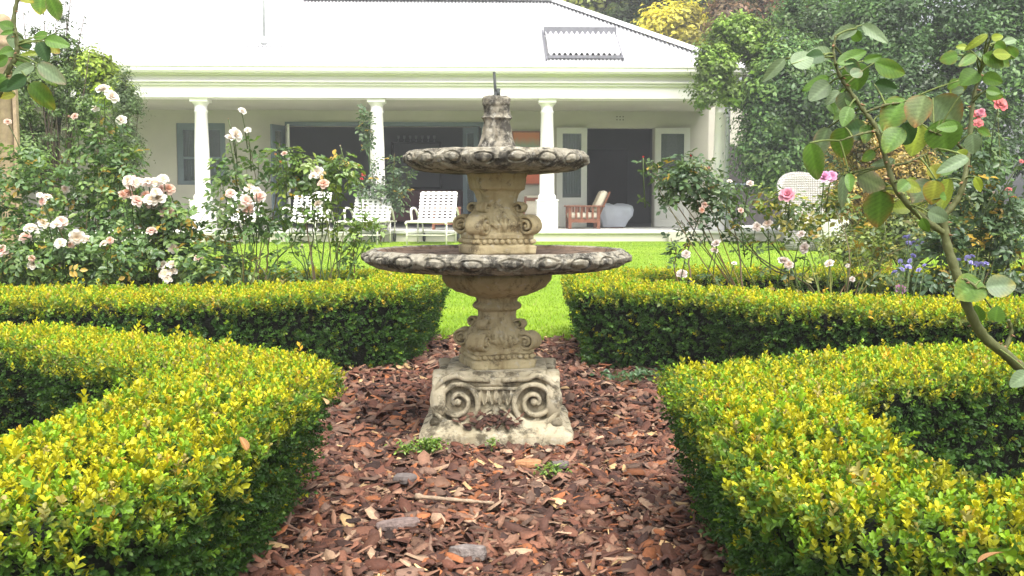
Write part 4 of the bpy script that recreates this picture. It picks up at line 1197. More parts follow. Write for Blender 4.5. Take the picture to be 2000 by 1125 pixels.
# white sun loungers on the lawn
def lounger(px, Yd, rz, label):
    p = at(px, 450, Yd); p.z = float(lawn_z(Yd))
    r = empty('sun_lounger', p, rz, label, 'sun lounger', 'white strap sun loungers on the lawn')
    W_ = .72; Sh = .40; foot, hinge = -.72, .38
    # frame rails
    m = MB()
    for sx_ in (-W_/2, W_/2):
        m.tube(smooth_path([(sx_, foot-.02, Sh-.04), (sx_, foot, Sh), (sx_, 0, Sh), (sx_, hinge+.55, Sh)], 4), .017, 8)
    m.tube([(-W_/2, foot, Sh), (W_/2, foot, Sh)], .017, 8); m.tube([(-W_/2, hinge+.55, Sh), (W_/2, hinge+.55, Sh)], .017, 8)
    m.build('seat_frame', M['chairframe'], r, smooth=True)
    for sx_ in (-W_/2, W_/2):
        for yy_ in (foot+.05, hinge+.0):
            MB().tube([(sx_, yy_, Sh), (sx_*1.0, yy_-.01, 0)], .016, 8).build('leg', M['chairframe'], r, smooth=True)
        MB().tube([(sx_, foot+.05, .17), (sx_, hinge, .17)], .011, 6).build('stretcher', M['chairframe'], r, smooth=True)
        # curved arm
        MB().tube(smooth_path([(sx_*1.08, hinge-.42, Sh), (sx_*1.12, hinge-.44, Sh+.18), (sx_*1.12, hinge-.32, Sh+.25), (sx_*1.1, hinge, Sh+.22), (sx_*1.06, hinge+.25, Sh+.02)], 5), .022, 8).build('arm', M['chairframe'], r, smooth=True)
        w_ = MB().lathe([(-.018, .075), (-.014, .085), (.014, .085), (.018, .075)], 20)
        wo2 = w_.build('wheel', M['rubber'], r, smooth=False); wo2.rotation_euler = (0, PI/2, 0); wo2.location = (sx_*.93, hinge+.5, .088)
        MB().tube([(sx_*.93, hinge+.5, .088), (sx_, hinge+.42, Sh)], .013, 6).build('wheel_strut', M['chairframe'], r, smooth=True)
    MB().tube([(-W_/2, foot+.05, .17), (W_/2, foot+.05, .17)], .011, 6).build('cross_bar', M['chairframe'], r, smooth=True)
    # raised back
    bl = .62; ta = math.radians(62); by = lambda t: hinge + math.cos(ta)*bl*t; bz = lambda t: Sh + math.sin(ta)*bl*t
    fr = MB()
    for sx_ in (-W_/2+.02, W_/2-.02): fr.tube([(sx_, by(0), bz(0)), (sx_, by(1), bz(1)), (sx_, by(1)+.05, bz(1)-.03)], .016, 8)
    fr.tube([(-W_/2+.02, by(1), bz(1)), (W_/2-.02, by(1), bz(1))], .016, 8)
    fr.build('back_frame', M['chairframe'], r, smooth=True)
    # woven straps: back and seat
    sb = MB(); nv, nh = 7, 9
    nn = Vector((0, -math.sin(ta), math.cos(ta)))
    for k_ in range(nv):
        x_ = -W_/2 + .055 + (W_-.11)*k_/(nv-1)
        pts = [Vector((x_, by(t), bz(t))) + nn*(.018 + .004*math.cos(i*PI)) for i, t in enumerate(np.linspace(0, 1.02, 2*nh+1))]
        for a, b in zip(pts[:-1], pts[1:]): sb.bar(a, b, .046, .004, up=nn)
    for k_ in range(nh):
        t = (k_+.5)/nh
        sb.bar(Vector((-W_/2+.0, by(t), bz(t))) + nn*.019, Vector((W_/2-.0, by(t), bz(t))) + nn*.019, .034, .004, up=nn)
    sb.build('back_webbing', M['strap'], r)
    ss = MB(); nh2 = 14
    for k_ in range(nv):
        x_ = -W_/2 + .055 + (W_-.11)*k_/(nv-1); ss.box((x_-.03, foot, Sh+.017), (x_+.03, hinge, Sh+.021))
    for k_ in range(nh2):
        y_ = foot + (hinge-foot)*(k_+.5)/nh2; ss.box((-W_/2-.01, y_-.025, Sh+.0215), (W_/2+.01, y_+.025, Sh+.0255))
    ss.build('seat_webbing', M['strap'], r)
    return r
lounger(846, 19.0, -.10, 'white strap sun lounger nearest the fountain, left of its upper pedestal')
lounger(716, 19.0, -.10, 'white strap sun lounger in front of the second column')
lounger(596, 19.1, -.06, 'white strap sun lounger half hidden by the bare rose stems')
lounger(462, 19.2, -.06, 'white strap sun lounger mostly hidden by the pink roses left of the others')
# small red table seen beyond the nearest lounger
p = HW(hxx(872, .6), .6, FLOOR)
r = empty('low_table', p, HA, 'low red-brown side table behind the lounger nearest the fountain', 'table')
MB().box((-.3, -.22, .42), (.3, .22, .46)).build('table_top', M['redwood'], r, bevel=.006)
for a in (-.26, .26):
    for b in (-.18, .18): MB().box((a-.025, b-.025, 0), (a+.025, b+.025, .42)).build('leg', M['redwood'], r)
MB().box((-.24, -.19, .10), (.24, .19, .13)).build('lower_shelf', M['redwood'], r)

# white wicker chair and white pot on the terrace to the right
p = HW(H(1580, 440, -4.0)[0], -4.0, .09)
r = empty('wicker_chair', p, HA + .25, 'white round-backed wicker chair seen between the right-hand roses', 'chair')
p_ = MB(); V = []; F = []; k = 24
for i, zz in enumerate(np.linspace(.38, 1.14, 12)):
    for j in range(k+1):
        a = PI*.02 + PI*.96*j/k; hgt = .38 + (zz-.38)*(0.50 + .5*math.sin(a)**.8)
        rr_ = .48 + .05*(zz-.38)/.6
        V.append((rr_*math.cos(a), .36*math.sin(a)*(1+.15*(zz-.38)) - .05, hgt))
for i in range(11):
    for j in range(k): F.append((i*(k+1)+j, i*(k+1)+j+1, (i+1)*(k+1)+j+1, (i+1)*(k+1)+j))
bo = p_.add(V, F).build('backrest', M['wicker'], r, smooth=True); sm_ = bo.modifiers.new('solid', 'SOLIDIFY'); sm_.thickness = .05
r.scale = (1.0, 1.0, 1.08)
rim = [Vector(V[11*(k+1)+j]) for j in range(k+1)]
MB().tube(rim, .035, 8).build('rolled_rim', M['wicker'], r, smooth=True)
soft_box((-.38, -.36, .30), (.38, .30, .46), M['cushion'], 'seat_cushion', r, .06)
MB().lathe([(0, .36), (.08, .38), (.30, .42)], 24).build('base', M['wicker'], r, smooth=True)
p = HW(H(1626, 440, -4.6)[0], -4.6, .085)
r = empty('white_planter', p, 0, 'white rimmed planter pot right of the wicker chair', 'planter')
MB().lathe([(0, .20), (.03, .21), (.40, .255), (.52, .265), (.55, .29), (.62, .30), (.63, .28), (.60, .26), (.45, .24)], 32).build('pot', M['white'], r, smooth=False)
MB().lathe([(.5, .23), (.56, .22)], 20).build('soil', M['soil'], r)

# ------------------------------------------------------------------ trees and shrubs
def leaf_quads(pos, D, size, roll, cols, simple=True, ratio=.5):
    V, F = leaf_shape(1.0, ratio, .18, simple, point=1)
    T = [(V - np.array([0, .5, 0]), F, np.zeros(len(V)))]
    return scatter(T, pos, D, size, roll, lambda ii, t: np.repeat(cols[ii][:, None, :], len(t), 1))
def crown(ells, n_clusters, per, spread, size, pal, jit=.35, shell=.55, ratio=.5, droop=0.0):
    """ells: (cx,cy,cz,rx,ry,rz,weight)"""
    w = np.array([e[6] if len(e) > 6 else e[3]*e[5] for e in ells], float); w /= w.sum()
    E = np.array([e[:6] for e in ells]); pk = rng.choice(len(ells), n_clusters, p=w)
    d = rng.normal(size=(n_clusters, 3)); d /= np.linalg.norm(d, axis=1, keepdims=True)
    r_ = (shell + (1-shell)*rng.random(n_clusters))[:, None]
    C_ = E[pk, :3] + d*r_*E[pk, 3:]
    cb = rng.uniform(.42, 1.6, n_clusters); cs = rng.uniform(.55, 1.45, n_clusters); chue = rng.random(n_clusters)
    ci = np.repeat(np.arange(n_clusters), per); n = len(ci)
    off = rng.normal(size=(n, 3))*spread*np.array([1, 1, .7])*cs[ci][:, None]
    pos = C_[ci] + off; pos[:, 2] -= droop*np.abs(rng.normal(size=n))
    out = off/ (np.linalg.norm(off, axis=1, keepdims=True)+1e-6)
    D = out*.7 + d[ci]*.5 + np.array([0, 0, .65]) + rng.normal(0, jit, (n, 3))
    pal = np.array(pal); k = np.clip((chue[ci]*.7 + .3*rng.random(n))*(len(pal)-1), 0, len(pal)-1.001)
    i0 = k.astype(int); f = (k-i0)[:, None]
    cols = (pal[i0]*(1-f) + pal[i0+1]*f)*cb[ci][:, None]*rng.uniform(.8, 1.2, (n, 1))
    sz = size*rng.uniform(.5, 1.45, n)
    return leaf_quads(pos, D, sz, rng.random(n)*2*PI, cols, True, ratio), C_
def tree(name, label, cat, base, ells, n_clusters, per, spread, size, pal, trunk=.15, limbs=14, group=None, **kw):
    bx, by_, bz_ = base
    root = empty(name, base, 0, label, cat, group)
    (V, F, C_), cl = crown(ells, n_clusters, per, spread, size, pal, **kw)
    o = link('crown', np_mesh('crown', V - np.array(base), F, M['treeleaf'], C_), root); o['kind'] = 'stuff'
    zc = np.mean([e[2] for e in ells]); lo = min(e[2]-e[5] for e in ells)
    fork = Vector((np.mean([e[0] for e in ells])*.4 + bx*.6, np.mean([e[1] for e in ells])*.4 + by_*.6, bz_ + (zc-bz_)*.55))
    b0 = Vector(base); m = MB()
    trunk_p = smooth_path([b0, b0.lerp(fork, .5) + Vector((rr.uniform(-.1, .1), rr.uniform(-.1, .1), 0)), fork], 4)
    m.tube([p - b0 for p in trunk_p], [trunk*(1-.4*i/(len(trunk_p)-1)) for i in range(len(trunk_p))], 10)
    m.build('trunk', M['bark'], root, smooth=True)
    m = MB()
    for i in rng.choice(len(cl), min(limbs, len(cl)), replace=False):
        tgt = Vector(cl[i]); st = trunk_p[rr.randrange(len(trunk_p)//2, len(trunk_p))]
        mid = st.lerp(tgt, .5) + Vector((rr.uniform(-.15, .15), rr.uniform(-.15, .15), rr.uniform(0, .25)))*((tgt-st).length*.3)
        pth = smooth_path([st, mid, tgt], 4); r0 = trunk*.45
        m.tube([p - b0 for p in pth], [r0*(1-.85*k/(len(pth)-1)) for k in range(len(pth))], 6)
    m.build('limbs', M['bark'], root, smooth=True)
    return root
def E(px, py, Yd, rpx, rpy, ry=None, w=None):
    p = at(px, py, Yd); s = Yd/FPX
    e = [p.x, p.y, p.z, rpx*s, ry if ry else (rpx+rpy)/2*s, rpy*s]
    return tuple(e + [w]) if w else tuple(e)
def G(px, Yd, z=None): 
    p = at(px, 450, Yd); return (p.x, Yd, float(lawn_z(Yd)) if z is None else z)

GR_D = [(.045, .098, .032), (.08, .16, .045), (.13, .225, .058), (.20, .30, .075)]
GR_M = [(.06, .11, .03), (.10, .17, .04), (.14, .22, .05), (.19, .26, .06)]
GR_L = [(.13, .22, .035), (.21, .33, .055), (.30, .41, .08)]
GR_O = [(.20, .26, .06), (.29, .34, .08), (.38, .39, .09)]
GR_Y = [(.44, .41, .04), (.62, .56, .06), (.70, .62, .09)]
T_ = 'trees and tall shrubs behind and beside the house'
tree('yellow_tree', 'bright yellow autumn tree above the roof hip', 'tree', G(1330, 33, 0), [E(1320, 55, 33, 60, 40), E(1385, 85, 33, 45, 35), E(1300, 110, 33, 40, 25)], 90, 170, .24, .17, GR_Y, .14, 14, T_)
tree('olive_tree', 'pale olive tree behind the roof ridge, leftmost of those behind the house', 'tree', G(1150, 40, 0), [E(1120, -40, 40, 110, 75), E(1210, 20, 40, 75, 65), E(1260, -60, 40, 90, 70)], 150, 150, .38, .22, GR_O, .25, 14, T_)
tree('green_tree', 'mid-green broadleaf tree just right of and above the yellow tree', 'tree', G(1450, 37, 0), [E(1420, 0, 37, 110, 75), E(1300, -60, 37, 90, 60), E(1500, 90, 36, 80, 70), E(1240, 60, 38, 70, 50)], 220, 150, .34, .21, GR_M, .25, 16, T_)
tree('red_tinged_tree', 'tree with a reddish tinge at the top edge between the green and dark trees', 'tree', G(1540, 32, 0), [E(1540, 0, 32, 60, 45), E(1430, 30, 32, 40, 30)], 60, 130, .26, .17, [(.12, .12, .04), (.20, .13, .06), (.28, .12, .06)], .14, 10, T_)
tree('corner_tree', 'light green tree hanging over the right-hand end of the gutter', 'tree', G(1580, 19.6), [E(1395, 130, 18.9, 45, 45), E(1375, 185, 18.7, 25, 22), E(1430, 175, 18.9, 40, 30), E(1440, 70, 19.0, 60, 45), E(1500, 130, 19, 60, 60)], 150, 130, .085, .085, GR_L, .06, 5, T_, shell=.3)
tree('tall_evergreen', 'large dark evergreen beside the right-hand end of the veranda', 'tree', G(1560, 20.5), [E(1540, 180, 18.8, 85, 110), E(1505, 290, 18.9, 55, 90), E(1500, 205, 18.8, 42, 50), E(1610, 60, 20.5, 100, 80), E(1600, 300, 19.3, 80, 110)], 480, 180, .15, .080, GR_D, .20, 16, T_, shell=.6)
tree('dark_evergreen', 'very dark evergreen filling the top right corner', 'tree', G(1800, 19), [E(1720, 60, 19, 90, 90), E(1830, 20, 19, 120, 90), E(1760, 190, 18.5, 110, 90), E(1930, 130, 18.5, 110, 120), E(1860, 270, 18, 130, 90), E(1985, 10, 18.5, 70, 100)], 500, 180, .15, .080, GR_D[:3], .22, 18, T_, shell=.6)
tree('boundary_tree', 'dark evergreen cut off by the right frame edge behind the coral roses', 'tree', G(2150, 19), [E(2120, 60, 19, 120, 120), E(2200, 200, 18.5, 130, 130), E(2090, 300, 18, 100, 110), E(2300, 330, 18, 130, 120)], 260, 90, .19, .15, GR_D[:3], .2, 10, T_, shell=.5)
tree('boundary_tree', 'dark evergreen cut off by the left frame edge behind the wooden post', 'tree', G(-130, 19), [E(-60, 250, 19, 90, 130), E(-180, 150, 19, 130, 130), E(-150, 360, 18.5, 120, 90)], 200, 90, .19, .15, GR_D, .2, 10, T_, shell=.5)
tree('screening_bush', 'dark broad bush low behind the wicker chair', 'bush', G(1700, 22), [E(1650, 370, 22, 80, 75), E(1760, 340, 21, 80, 95)], 160, 160, .12, .09, GR_D, .08, 10, T_)
tree('amber_shrub', 'amber and yellow leaved shrub behind the big-leaved rose', 'shrub', G(1710, 11), [E(1680, 300, 11, 65, 55), E(1760, 340, 11, 70, 80), E(1650, 380, 11, 40, 45), E(1720, 420, 11, 90, 50)], 210, 120, .060, .040, [(.10, .14, .03), (.26, .22, .05), (.42, .29, .08), (.46, .30, .13)], .03, 16, None, shell=.35)
tree('loose_shrub', 'loose yellow-green shrub low behind the bare rose canes on the right', 'shrub', G(1740, 8), [E(1680, 490, 8, 75, 45), E(1770, 450, 8, 70, 60), E(1860, 420, 8, 70, 80), E(1930, 480, 8, 70, 60)], 190, 75, .055, .042, [(.08, .14, .04), (.15, .21, .05), (.24, .28, .06), (.34, .28, .08)], .02, 20, None, shell=.3)
tree('wispy_shrub', 'tall wispy grey-green shrub left of the house', 'shrub', G(110, 9.5), [E(88, 150, 9.5, 26, 105), E(128, 140, 9.5, 24, 110), E(60, 290, 9.5, 80, 80), E(162, 225, 9.6, 40, 70), E(40, 170, 9.5, 30, 80)], 250, 85, .045, .036, [(.09, .15, .05), (.14, .22, .065), (.22, .31, .09)], .025, 40, None, shell=.1, ratio=.38)
tree('lime_tree', 'small lime-green tree against the left end of the gutter', 'tree', G(190, 12), [E(178, 140, 12, 36, 34), E(205, 175, 12, 26, 32)], 60, 110, .075, .07, [(.22, .32, .03), (.34, .42, .05)], .05, 10, None)
tree('grey_shrub', 'slender grey-green shrub in front of the left end of the veranda', 'shrub', G(245, 10.5), [E(245, 190, 10.5, 26, 60), E(240, 280, 10.5, 36, 70), E(230, 370, 10.5, 45, 60)], 190, 85, .050, .034, [(.08, .13, .06), (.13, .19, .08), (.19, .25, .11)], .02, 26, None, shell=.2, ratio=.35)
# upright twigs of the wispy shrub
root = bpy.data.objects['wispy_shrub']; b0 = Vector(root.location); m = MB(); P_ = []; 
for a, b, c_, d_ in ((105, 250, 140, -20), (90, 260, 85, 10), (135, 240, 128, 5), (100, 260, 110, 20), (120, 230, 165, 30), (60, 250, 45, 20), (150, 250, 175, 100)):
    p, q = at(a, b, 9.5), at(c_, d_, 9.5); m.tube([p - b0, p.lerp(q, .5) - b0 + Vector((.01, 0, 0)), q - b0], [.008, .006, .003], 5)
    for i in range(60):
        t = rr.random(); P_.append(p.lerp(q, t) + Vector((rr.gauss(0, .022), rr.gauss(0, .022), rr.gauss(0, .01))))
m.build('upright_twigs', M['bark'], root, smooth=True)
P_ = np.array([list(p) for p in P_]); n = len(P_)
V, F, C_ = leaf_quads(P_, rng.normal(size=(n, 3)) + np.array([0, 0, .5]), np.full(n, .04)*rng.uniform(.7, 1.3, n), rng.random(n)*6.28, np.array([(.06, .09, .05)])*rng.uniform(.7, 1.4, (n, 1)), True, .35)
o = link('twig_leaves', np_mesh('twig_leaves', V - np.array(b0), F, M['treeleaf'], C_), root); o['kind'] = 'stuff'

# ------------------------------------------------------------------ roses
def blossom_mesh(name, kind, c_out, c_in, r):
    """layered petals, diameter about 1"""
    Vs, Fs, Cs = [], [], []; b = 0
    layers = {'full': ((6, .52, 28, .46), (6, .45, 48, .40), (5, .34, 66, .32), (4, .22, 80, .24), (3, .12, 86, .20)),
              'open': ((6, .52, 10, .46), (5, .46, 24, .40), (4, .28, 46, .26)),
              'bud': ((4, .30, 78, .30), (4, .26, 84, .26))}[kind]
    for li, (k, ln, tilt, wd) in enumerate(layers):
        f = li/max(1, len(layers)-1)
        for j in range(k):
            az = 2*PI*(j + .5*li)/k + r.uniform(-.15, .15); tl = math.radians(tilt + r.uniform(-9, 9))
            nu, nv = 4, 4; V = []
            for u in range(nu+1):
                t = u/nu; w_ = wd*(math.sin(PI*(.12+.80*t))**.6)*(.55+.45*t)*1.1
                for v in range(nv+1):
                    s_ = v/nv*2-1
                    V.append((s_*w_*.62, ln*t, .16*ln*(s_*s_)*(1-.2*t) + .10*ln*math.sin(PI*t) - .16*ln*max(0, t-.7)/.3*(1-f) + r.uniform(-.008, .008)))
            V = place_leaf(np.array(V), (0, 0, .04*li), az, tl)
            F = [(u*(nv+1)+v, u*(nv+1)+v+1, (u+1)*(nv+1)+v+1, (u+1)*(nv+1)+v) for u in range(nu) for v in range(nv)]
            Vs.append(V); Fs.append(np.array(F)+b); b += len(V)
            tt = np.repeat(np.linspace(0, 1, nu+1), nv+1)[:, None]
            base_c = np.array(c_out)*(1-f) + np.array(c_in)*f
            Cs.append(base_c*(.35+.65*tt) + np.array(c_in)*(.65-.65*tt))
    return np_mesh(name, np.concatenate(Vs), np.concatenate(Fs), M['petal'], np.concatenate(Cs), smooth=True)
CREAM = ((.86, .83, .78), (.82, .68, .50)); BLUSH = ((.84, .73, .68), (.74, .42, .32)); PINK = ((.76, .40, .48), (.66, .16, .24))
RED = ((.62, .05, .06), (.45, .02, .03)); FADED = ((.74, .68, .64), (.50, .36, .26)); CORAL = ((.72, .16, .18), (.78, .50, .44)); MAUVE = ((.52, .26, .44), (.45, .12, .26))
LILAC = ((.36, .34, .68), (.45, .42, .72)); PEACH = ((.76, .58, .50), (.62, .32, .20)); APRIC = ((.70, .36, .13), (.6, .3, .1)); LPINK = ((.78, .44, .62), (.7, .3, .5))
BL = {}
def blossom(col, kind):
    key = (col, kind)
    if key not in BL:
        c = globals()[col]; BL[key] = blossom_mesh('blossom_' + col.lower() + '_' + kind, kind, c[0], c[1], rr)
    return BL[key]
def pinnate(r, n_leaf=5):
    """compound rose leaf along +Y, about 1 long"""
    Vs, Fs = [], []; b = 0
    spots = [(0, 1.0, 0)] + [(s_, y_, s_) for y_ in ((.62, .30) if n_leaf == 5 else (.62,)) for s_ in (-1, 1)]
    for sx_, y_, sd_ in spots:
        l = r.uniform(.40, .50) if sd_ == 0 else r.uniform(.32, .42); V, F = leaf_shape(l, l*.62, .14, False, point=1)
        V = place_leaf(V, (0, y_*.6, -.12*y_*y_), -sd_*r.uniform(.95, 1.25), r.uniform(-.35, .1), r.uniform(-.35, .35))
        Vs.append(V); Fs.append(F+b); b += len(V)
    return np.concatenate(Vs), np.concatenate(Fs), np.concatenate([np.linspace(0, 1, 6) for _ in spots])
PIN = [pinnate(rr, 5) for _ in range(5)] + [pinnate(rr, 3) for _ in range(2)]
ROSE_G = [(.07, .14, .045), (.11, .20, .055), (.16, .27, .065), (.24, .34, .08)]
ROSE_DK = [(.06, .11, .05), (.09, .155, .062), (.14, .21, .075)]
ROSE_Y = [(.10, .17, .03), (.20, .26, .04), (.36, .32, .04)]
def rose_leaves(P, D, size, pal, root, name='foliage'):
    P = np.array(P); n = len(P); pal = np.array(pal)
    k = rng.random(n)**1.3*(len(pal)-1.001); i0 = k.astype(int); f = (k-i0)[:, None]
    cols = (pal[i0]*(1-f)+pal[i0+1]*f)*rng.uniform(.75, 1.3, (n, 1))
    yl = rng.random(n) < .04; cols[yl] = np.array([.50, .34, .05])*rng.uniform(.7, 1.1, (yl.sum(), 1))
    sz = size*rng.uniform(.7, 1.25, n)
    V, F, C_ = scatter(PIN, P, np.array(D), sz, rng.random(n)*2*PI, lambda ii, t: cols[ii][:, None, :]*(np.ones(len(t))[None, :, None]))
    b0 = np.array(root.location)
    o = link(name, np_mesh(name, V-b0, F, M['foliage'], C_), root); o['kind'] = 'stuff'
    return o
def rose_bush(label, px, Yd, stems, masses, blooms, size=.085, pal=ROSE_G, name='rose_bush', group='roses in the far beds', leafy=.45, cane_r=.006, per_stem=16, canecol=(.11, .13, .045)):
    """stems: list of pixel polylines; masses: (px,py,rx,ry,n); blooms: (px,py,diam_px,colour,kind)"""
    bp = at(px, 560, Yd); base = Vector((bp.x, Yd, 0.0))
    root = empty(name, base, 0, label, 'rose bush', group)
    P, D = [], []; m = MB()
    for st in stems:
        dz = rr.uniform(-.18, .18)
        pts = [at(q[0], q[1], Yd + dz*(i/(len(st)))) for i, q in enumerate(st)]
        g0 = Vector((pts[0].x*.7+base.x*.3, Yd + rr.uniform(-.06, .06), 0.0)); pts = smooth_path([g0] + pts, 6)
        pts = [p + Vector((rr.gauss(0, .0035), rr.gauss(0, .0035), rr.gauss(0, .002))) for p in pts]
        n = len(pts); k = rr.uniform(.7, 1.25)
        cc_ = tuple(v*rr.uniform(.7, 1.5) for v in canecol)
        m.tube([p - base for p in pts], [cane_r*k*(1-.72*i/(n-1)) for i in range(n)], 6, cc_)
        for _ in range(per_stem):
            t = leafy + (1-leafy)*rr.random(); i = min(n-2, int(t*(n-1))); p = pts[i]
            P.append(list(p)); D.append([rr.gauss(0, .6), rr.gauss(0, .6), 1.0])
    for a, b, rx, ry, n in masses:
        n = int(n*.85)
        c = at(a, b, Yd); s_ = Yd/FPX
        q = rng.normal(size=(n, 3)); q /= np.linalg.norm(q, axis=1, keepdims=True); q *= (rng.random((n, 1))**.45)
        pos = np.array(c) + q*np.array([rx*s_, min(rx, 90)*s_*.9, ry*s_])
        P += pos.tolist(); D += (q*.7 + np.array([0, -.15, .8]) + rng.normal(0, .35, (n, 3))).tolist()
        for _ in range(max(2, n//60)):       # twigs that carry the mass
            e = pos[rng.integers(n)]; s0 = base + Vector((rr.uniform(-.08, .08), rr.uniform(-.08, .08), 0)); e = Vector(e)
            pth = smooth_path([s0, s0.lerp(e, .55) + Vector((rr.gauss(0, .05), rr.gauss(0, .05), .05)), e], 5)
            m.tube([p - base for p in pth], [cane_r*.8*(1-.7*i/(len(pth)-1)) for i in range(len(pth))], 5, tuple(v*rr.uniform(.7, 1.5) for v in canecol))
    for a, b, dpx, col, kind in blooms:
        dd = -.10 + rr.uniform(-.10, .04); c = at(a, b, Yd+dd)
        o = link('blossom', blossom(col, kind), root, c - base)
        o.scale = (dpx*(Yd+dd)/FPX*rr.uniform(.70, 1.05),)*3
        tl = Vector((rr.gauss(-c.x*.10, .35), -.75 + rr.gauss(0, .3), .65 + rr.gauss(0, .3)))
        if kind == 'bud': tl = Vector((rr.gauss(0, .2), rr.gauss(0, .2), 1))
        o.rotation_euler = tl.to_track_quat('Z', 'Y').to_euler()
        s0 = c + Vector((rr.gauss(0, .03), .10, -rr.uniform(.16, .30)))
        m.tube([s0 - base, c.lerp(s0, .4) - base + Vector((0, .015, 0)), c - base], [.0035, .003, .0028], 5, (.10, .14, .05))
        for _ in range(3): P.append(list(s0.lerp(c, rr.uniform(0, .5)))); D.append([rr.gauss(0, .7), rr.gauss(0, .7), .8])
    m.build('canes', M['cane'], root, smooth=True, usecol=True)
    rose_leaves(P, D, size, pal, root)
    return root

B_ = lambda *a: a
# left far bed
rose_bush('dense tall rose bush with cream blooms at its top, left of the veranda', 190, 6.9,
    [[(190, 520), (180, 380), (200, 190)], [(200, 520), (230, 400), (238, 245)], [(170, 520), (150, 380), (146, 235)], [(215, 520), (260, 420), (255, 330)]],
    [(200, 330, 75, 110, 300), (120, 400, 110, 100, 300), (215, 450, 70, 70, 130), (60, 340, 75, 60, 130), (15, 400, 50, 90, 150)],
    [(202, 179, 34, 'CREAM', 'full'), (216, 192, 30, 'CREAM', 'full'), (186, 214, 20, 'CREAM', 'full'), (238, 237, 26, 'CREAM', 'full'), (147, 229, 18, 'PEACH', 'full'), (135, 229, 14, 'PEACH', 'bud'), (128, 370, 20, 'FADED', 'open'), (15, 240, 22, 'PEACH', 'full')], .11, ROSE_G)
rose_bush('low spreading rose bush with white clusters at the left edge', 110, 5.75,
    [[(120, 540), (130, 480), (80, 400)], [(100, 540), (60, 480), (70, 455)], [(140, 540), (170, 500), (190, 478)]],
    [(90, 500, 120, 62, 330), (200, 510, 90, 55, 170), (15, 520, 50, 45, 90)],
    [(78, 382, 20, 'CREAM', 'open'), (92, 386, 20, 'CREAM', 'open'), (84, 394, 20, 'BLUSH', 'open'), (60, 448, 34, 'CREAM', 'open'), (85, 438, 28, 'CREAM', 'open'), (110, 440, 30, 'CREAM', 'open'), (120, 434, 24, 'BLUSH', 'open'), (50, 465, 26, 'BLUSH', 'open'),
     (150, 462, 32, 'CREAM', 'open'), (168, 470, 26, 'CREAM', 'open'), (118, 476, 28, 'CREAM', 'open'), (138, 480, 22, 'BLUSH', 'open'), (204, 477, 26, 'CREAM', 'open'), (215, 470, 18, 'PEACH', 'open'), (66, 518, 26, 'CREAM', 'open'), (62, 505, 20, 'PEACH', 'open'), (4, 490, 28, 'BLUSH', 'open')], .10, ROSE_G)
cl = []
r5 = random.Random(11)
for _ in range(26):
    a = r5.uniform(0, 6.28); q = math.sqrt(r5.random()); cl.append((285 + 52*q*math.cos(a), 373 + 30*q*math.sin(a), r5.uniform(24, 34), r5.choice(['CREAM', 'BLUSH', 'BLUSH', 'PEACH']), 'open'))
rose_bush('rose bush carrying one big pale pink flower cluster', 290, 5.9,
    [[(270, 540), (280, 450), (290, 400)], [(300, 540), (310, 450), (325, 400)], [(330, 540), (380, 450), (440, 360)], [(290, 540), (350, 480), (400, 430)]],
    [(290, 470, 85, 70, 240), (370, 500, 90, 55, 200), (330, 420, 80, 40, 110)],
    cl + [(325, 418, 30, 'PEACH', 'full'), (318, 520, 24, 'CREAM', 'open'), (336, 518, 24, 'CREAM', 'open'), (322, 536, 24, 'CREAM', 'open'), (338, 532, 20, 'CREAM', 'open'), (328, 546, 22, 'CREAM', 'open'), (296, 452, 22, 'BLUSH', 'open'), (338, 486, 22, 'CREAM', 'open'), (388, 505, 18, 'BLUSH', 'open'), (432, 525, 22, 'BLUSH', 'full')], .10, ROSE_G)
rose_bush('tall open rose bush topped by large white blooms in front of the first column', 480, 5.7,
    [[(500, 545), (490, 480), (470, 400), (455, 290)], [(505, 545), (510, 450), (500, 350), (480, 260)], [(520, 545), (525, 470), (540, 380), (545, 280)], [(490, 545), (440, 470), (430, 350)], [(525, 535), (575, 470), (580, 400)], [(520, 540), (450, 490), (420, 470)]],
    [(470, 420, 70, 50, 75), (540, 330, 45, 50, 60), (450, 350, 50, 50, 60), (430, 525, 70, 28, 90), (545, 430, 30, 50, 20), (560, 535, 50, 20, 30)],
    [(457, 266, 40, 'CREAM', 'full'), (448, 272, 26, 'CREAM', 'full'), (472, 219, 20, 'CREAM', 'full'), (484, 256, 20, 'CREAM', 'full'), (446, 233, 9, 'PEACH', 'bud'), (450, 378, 26, 'BLUSH', 'open'), (487, 368, 26, 'CREAM', 'open'), (480, 392, 28, 'BLUSH', 'open'), (508, 385, 26, 'BLUSH', 'open'), (484, 408, 26, 'PEACH', 'open'), (500, 374, 22, 'CREAM', 'open'), (472, 404, 18, 'CREAM', 'open'), (556, 302, 16, 'PEACH', 'full'), (590, 480, 14, 'CREAM', 'bud')], .095, ROSE_G, leafy=.5)
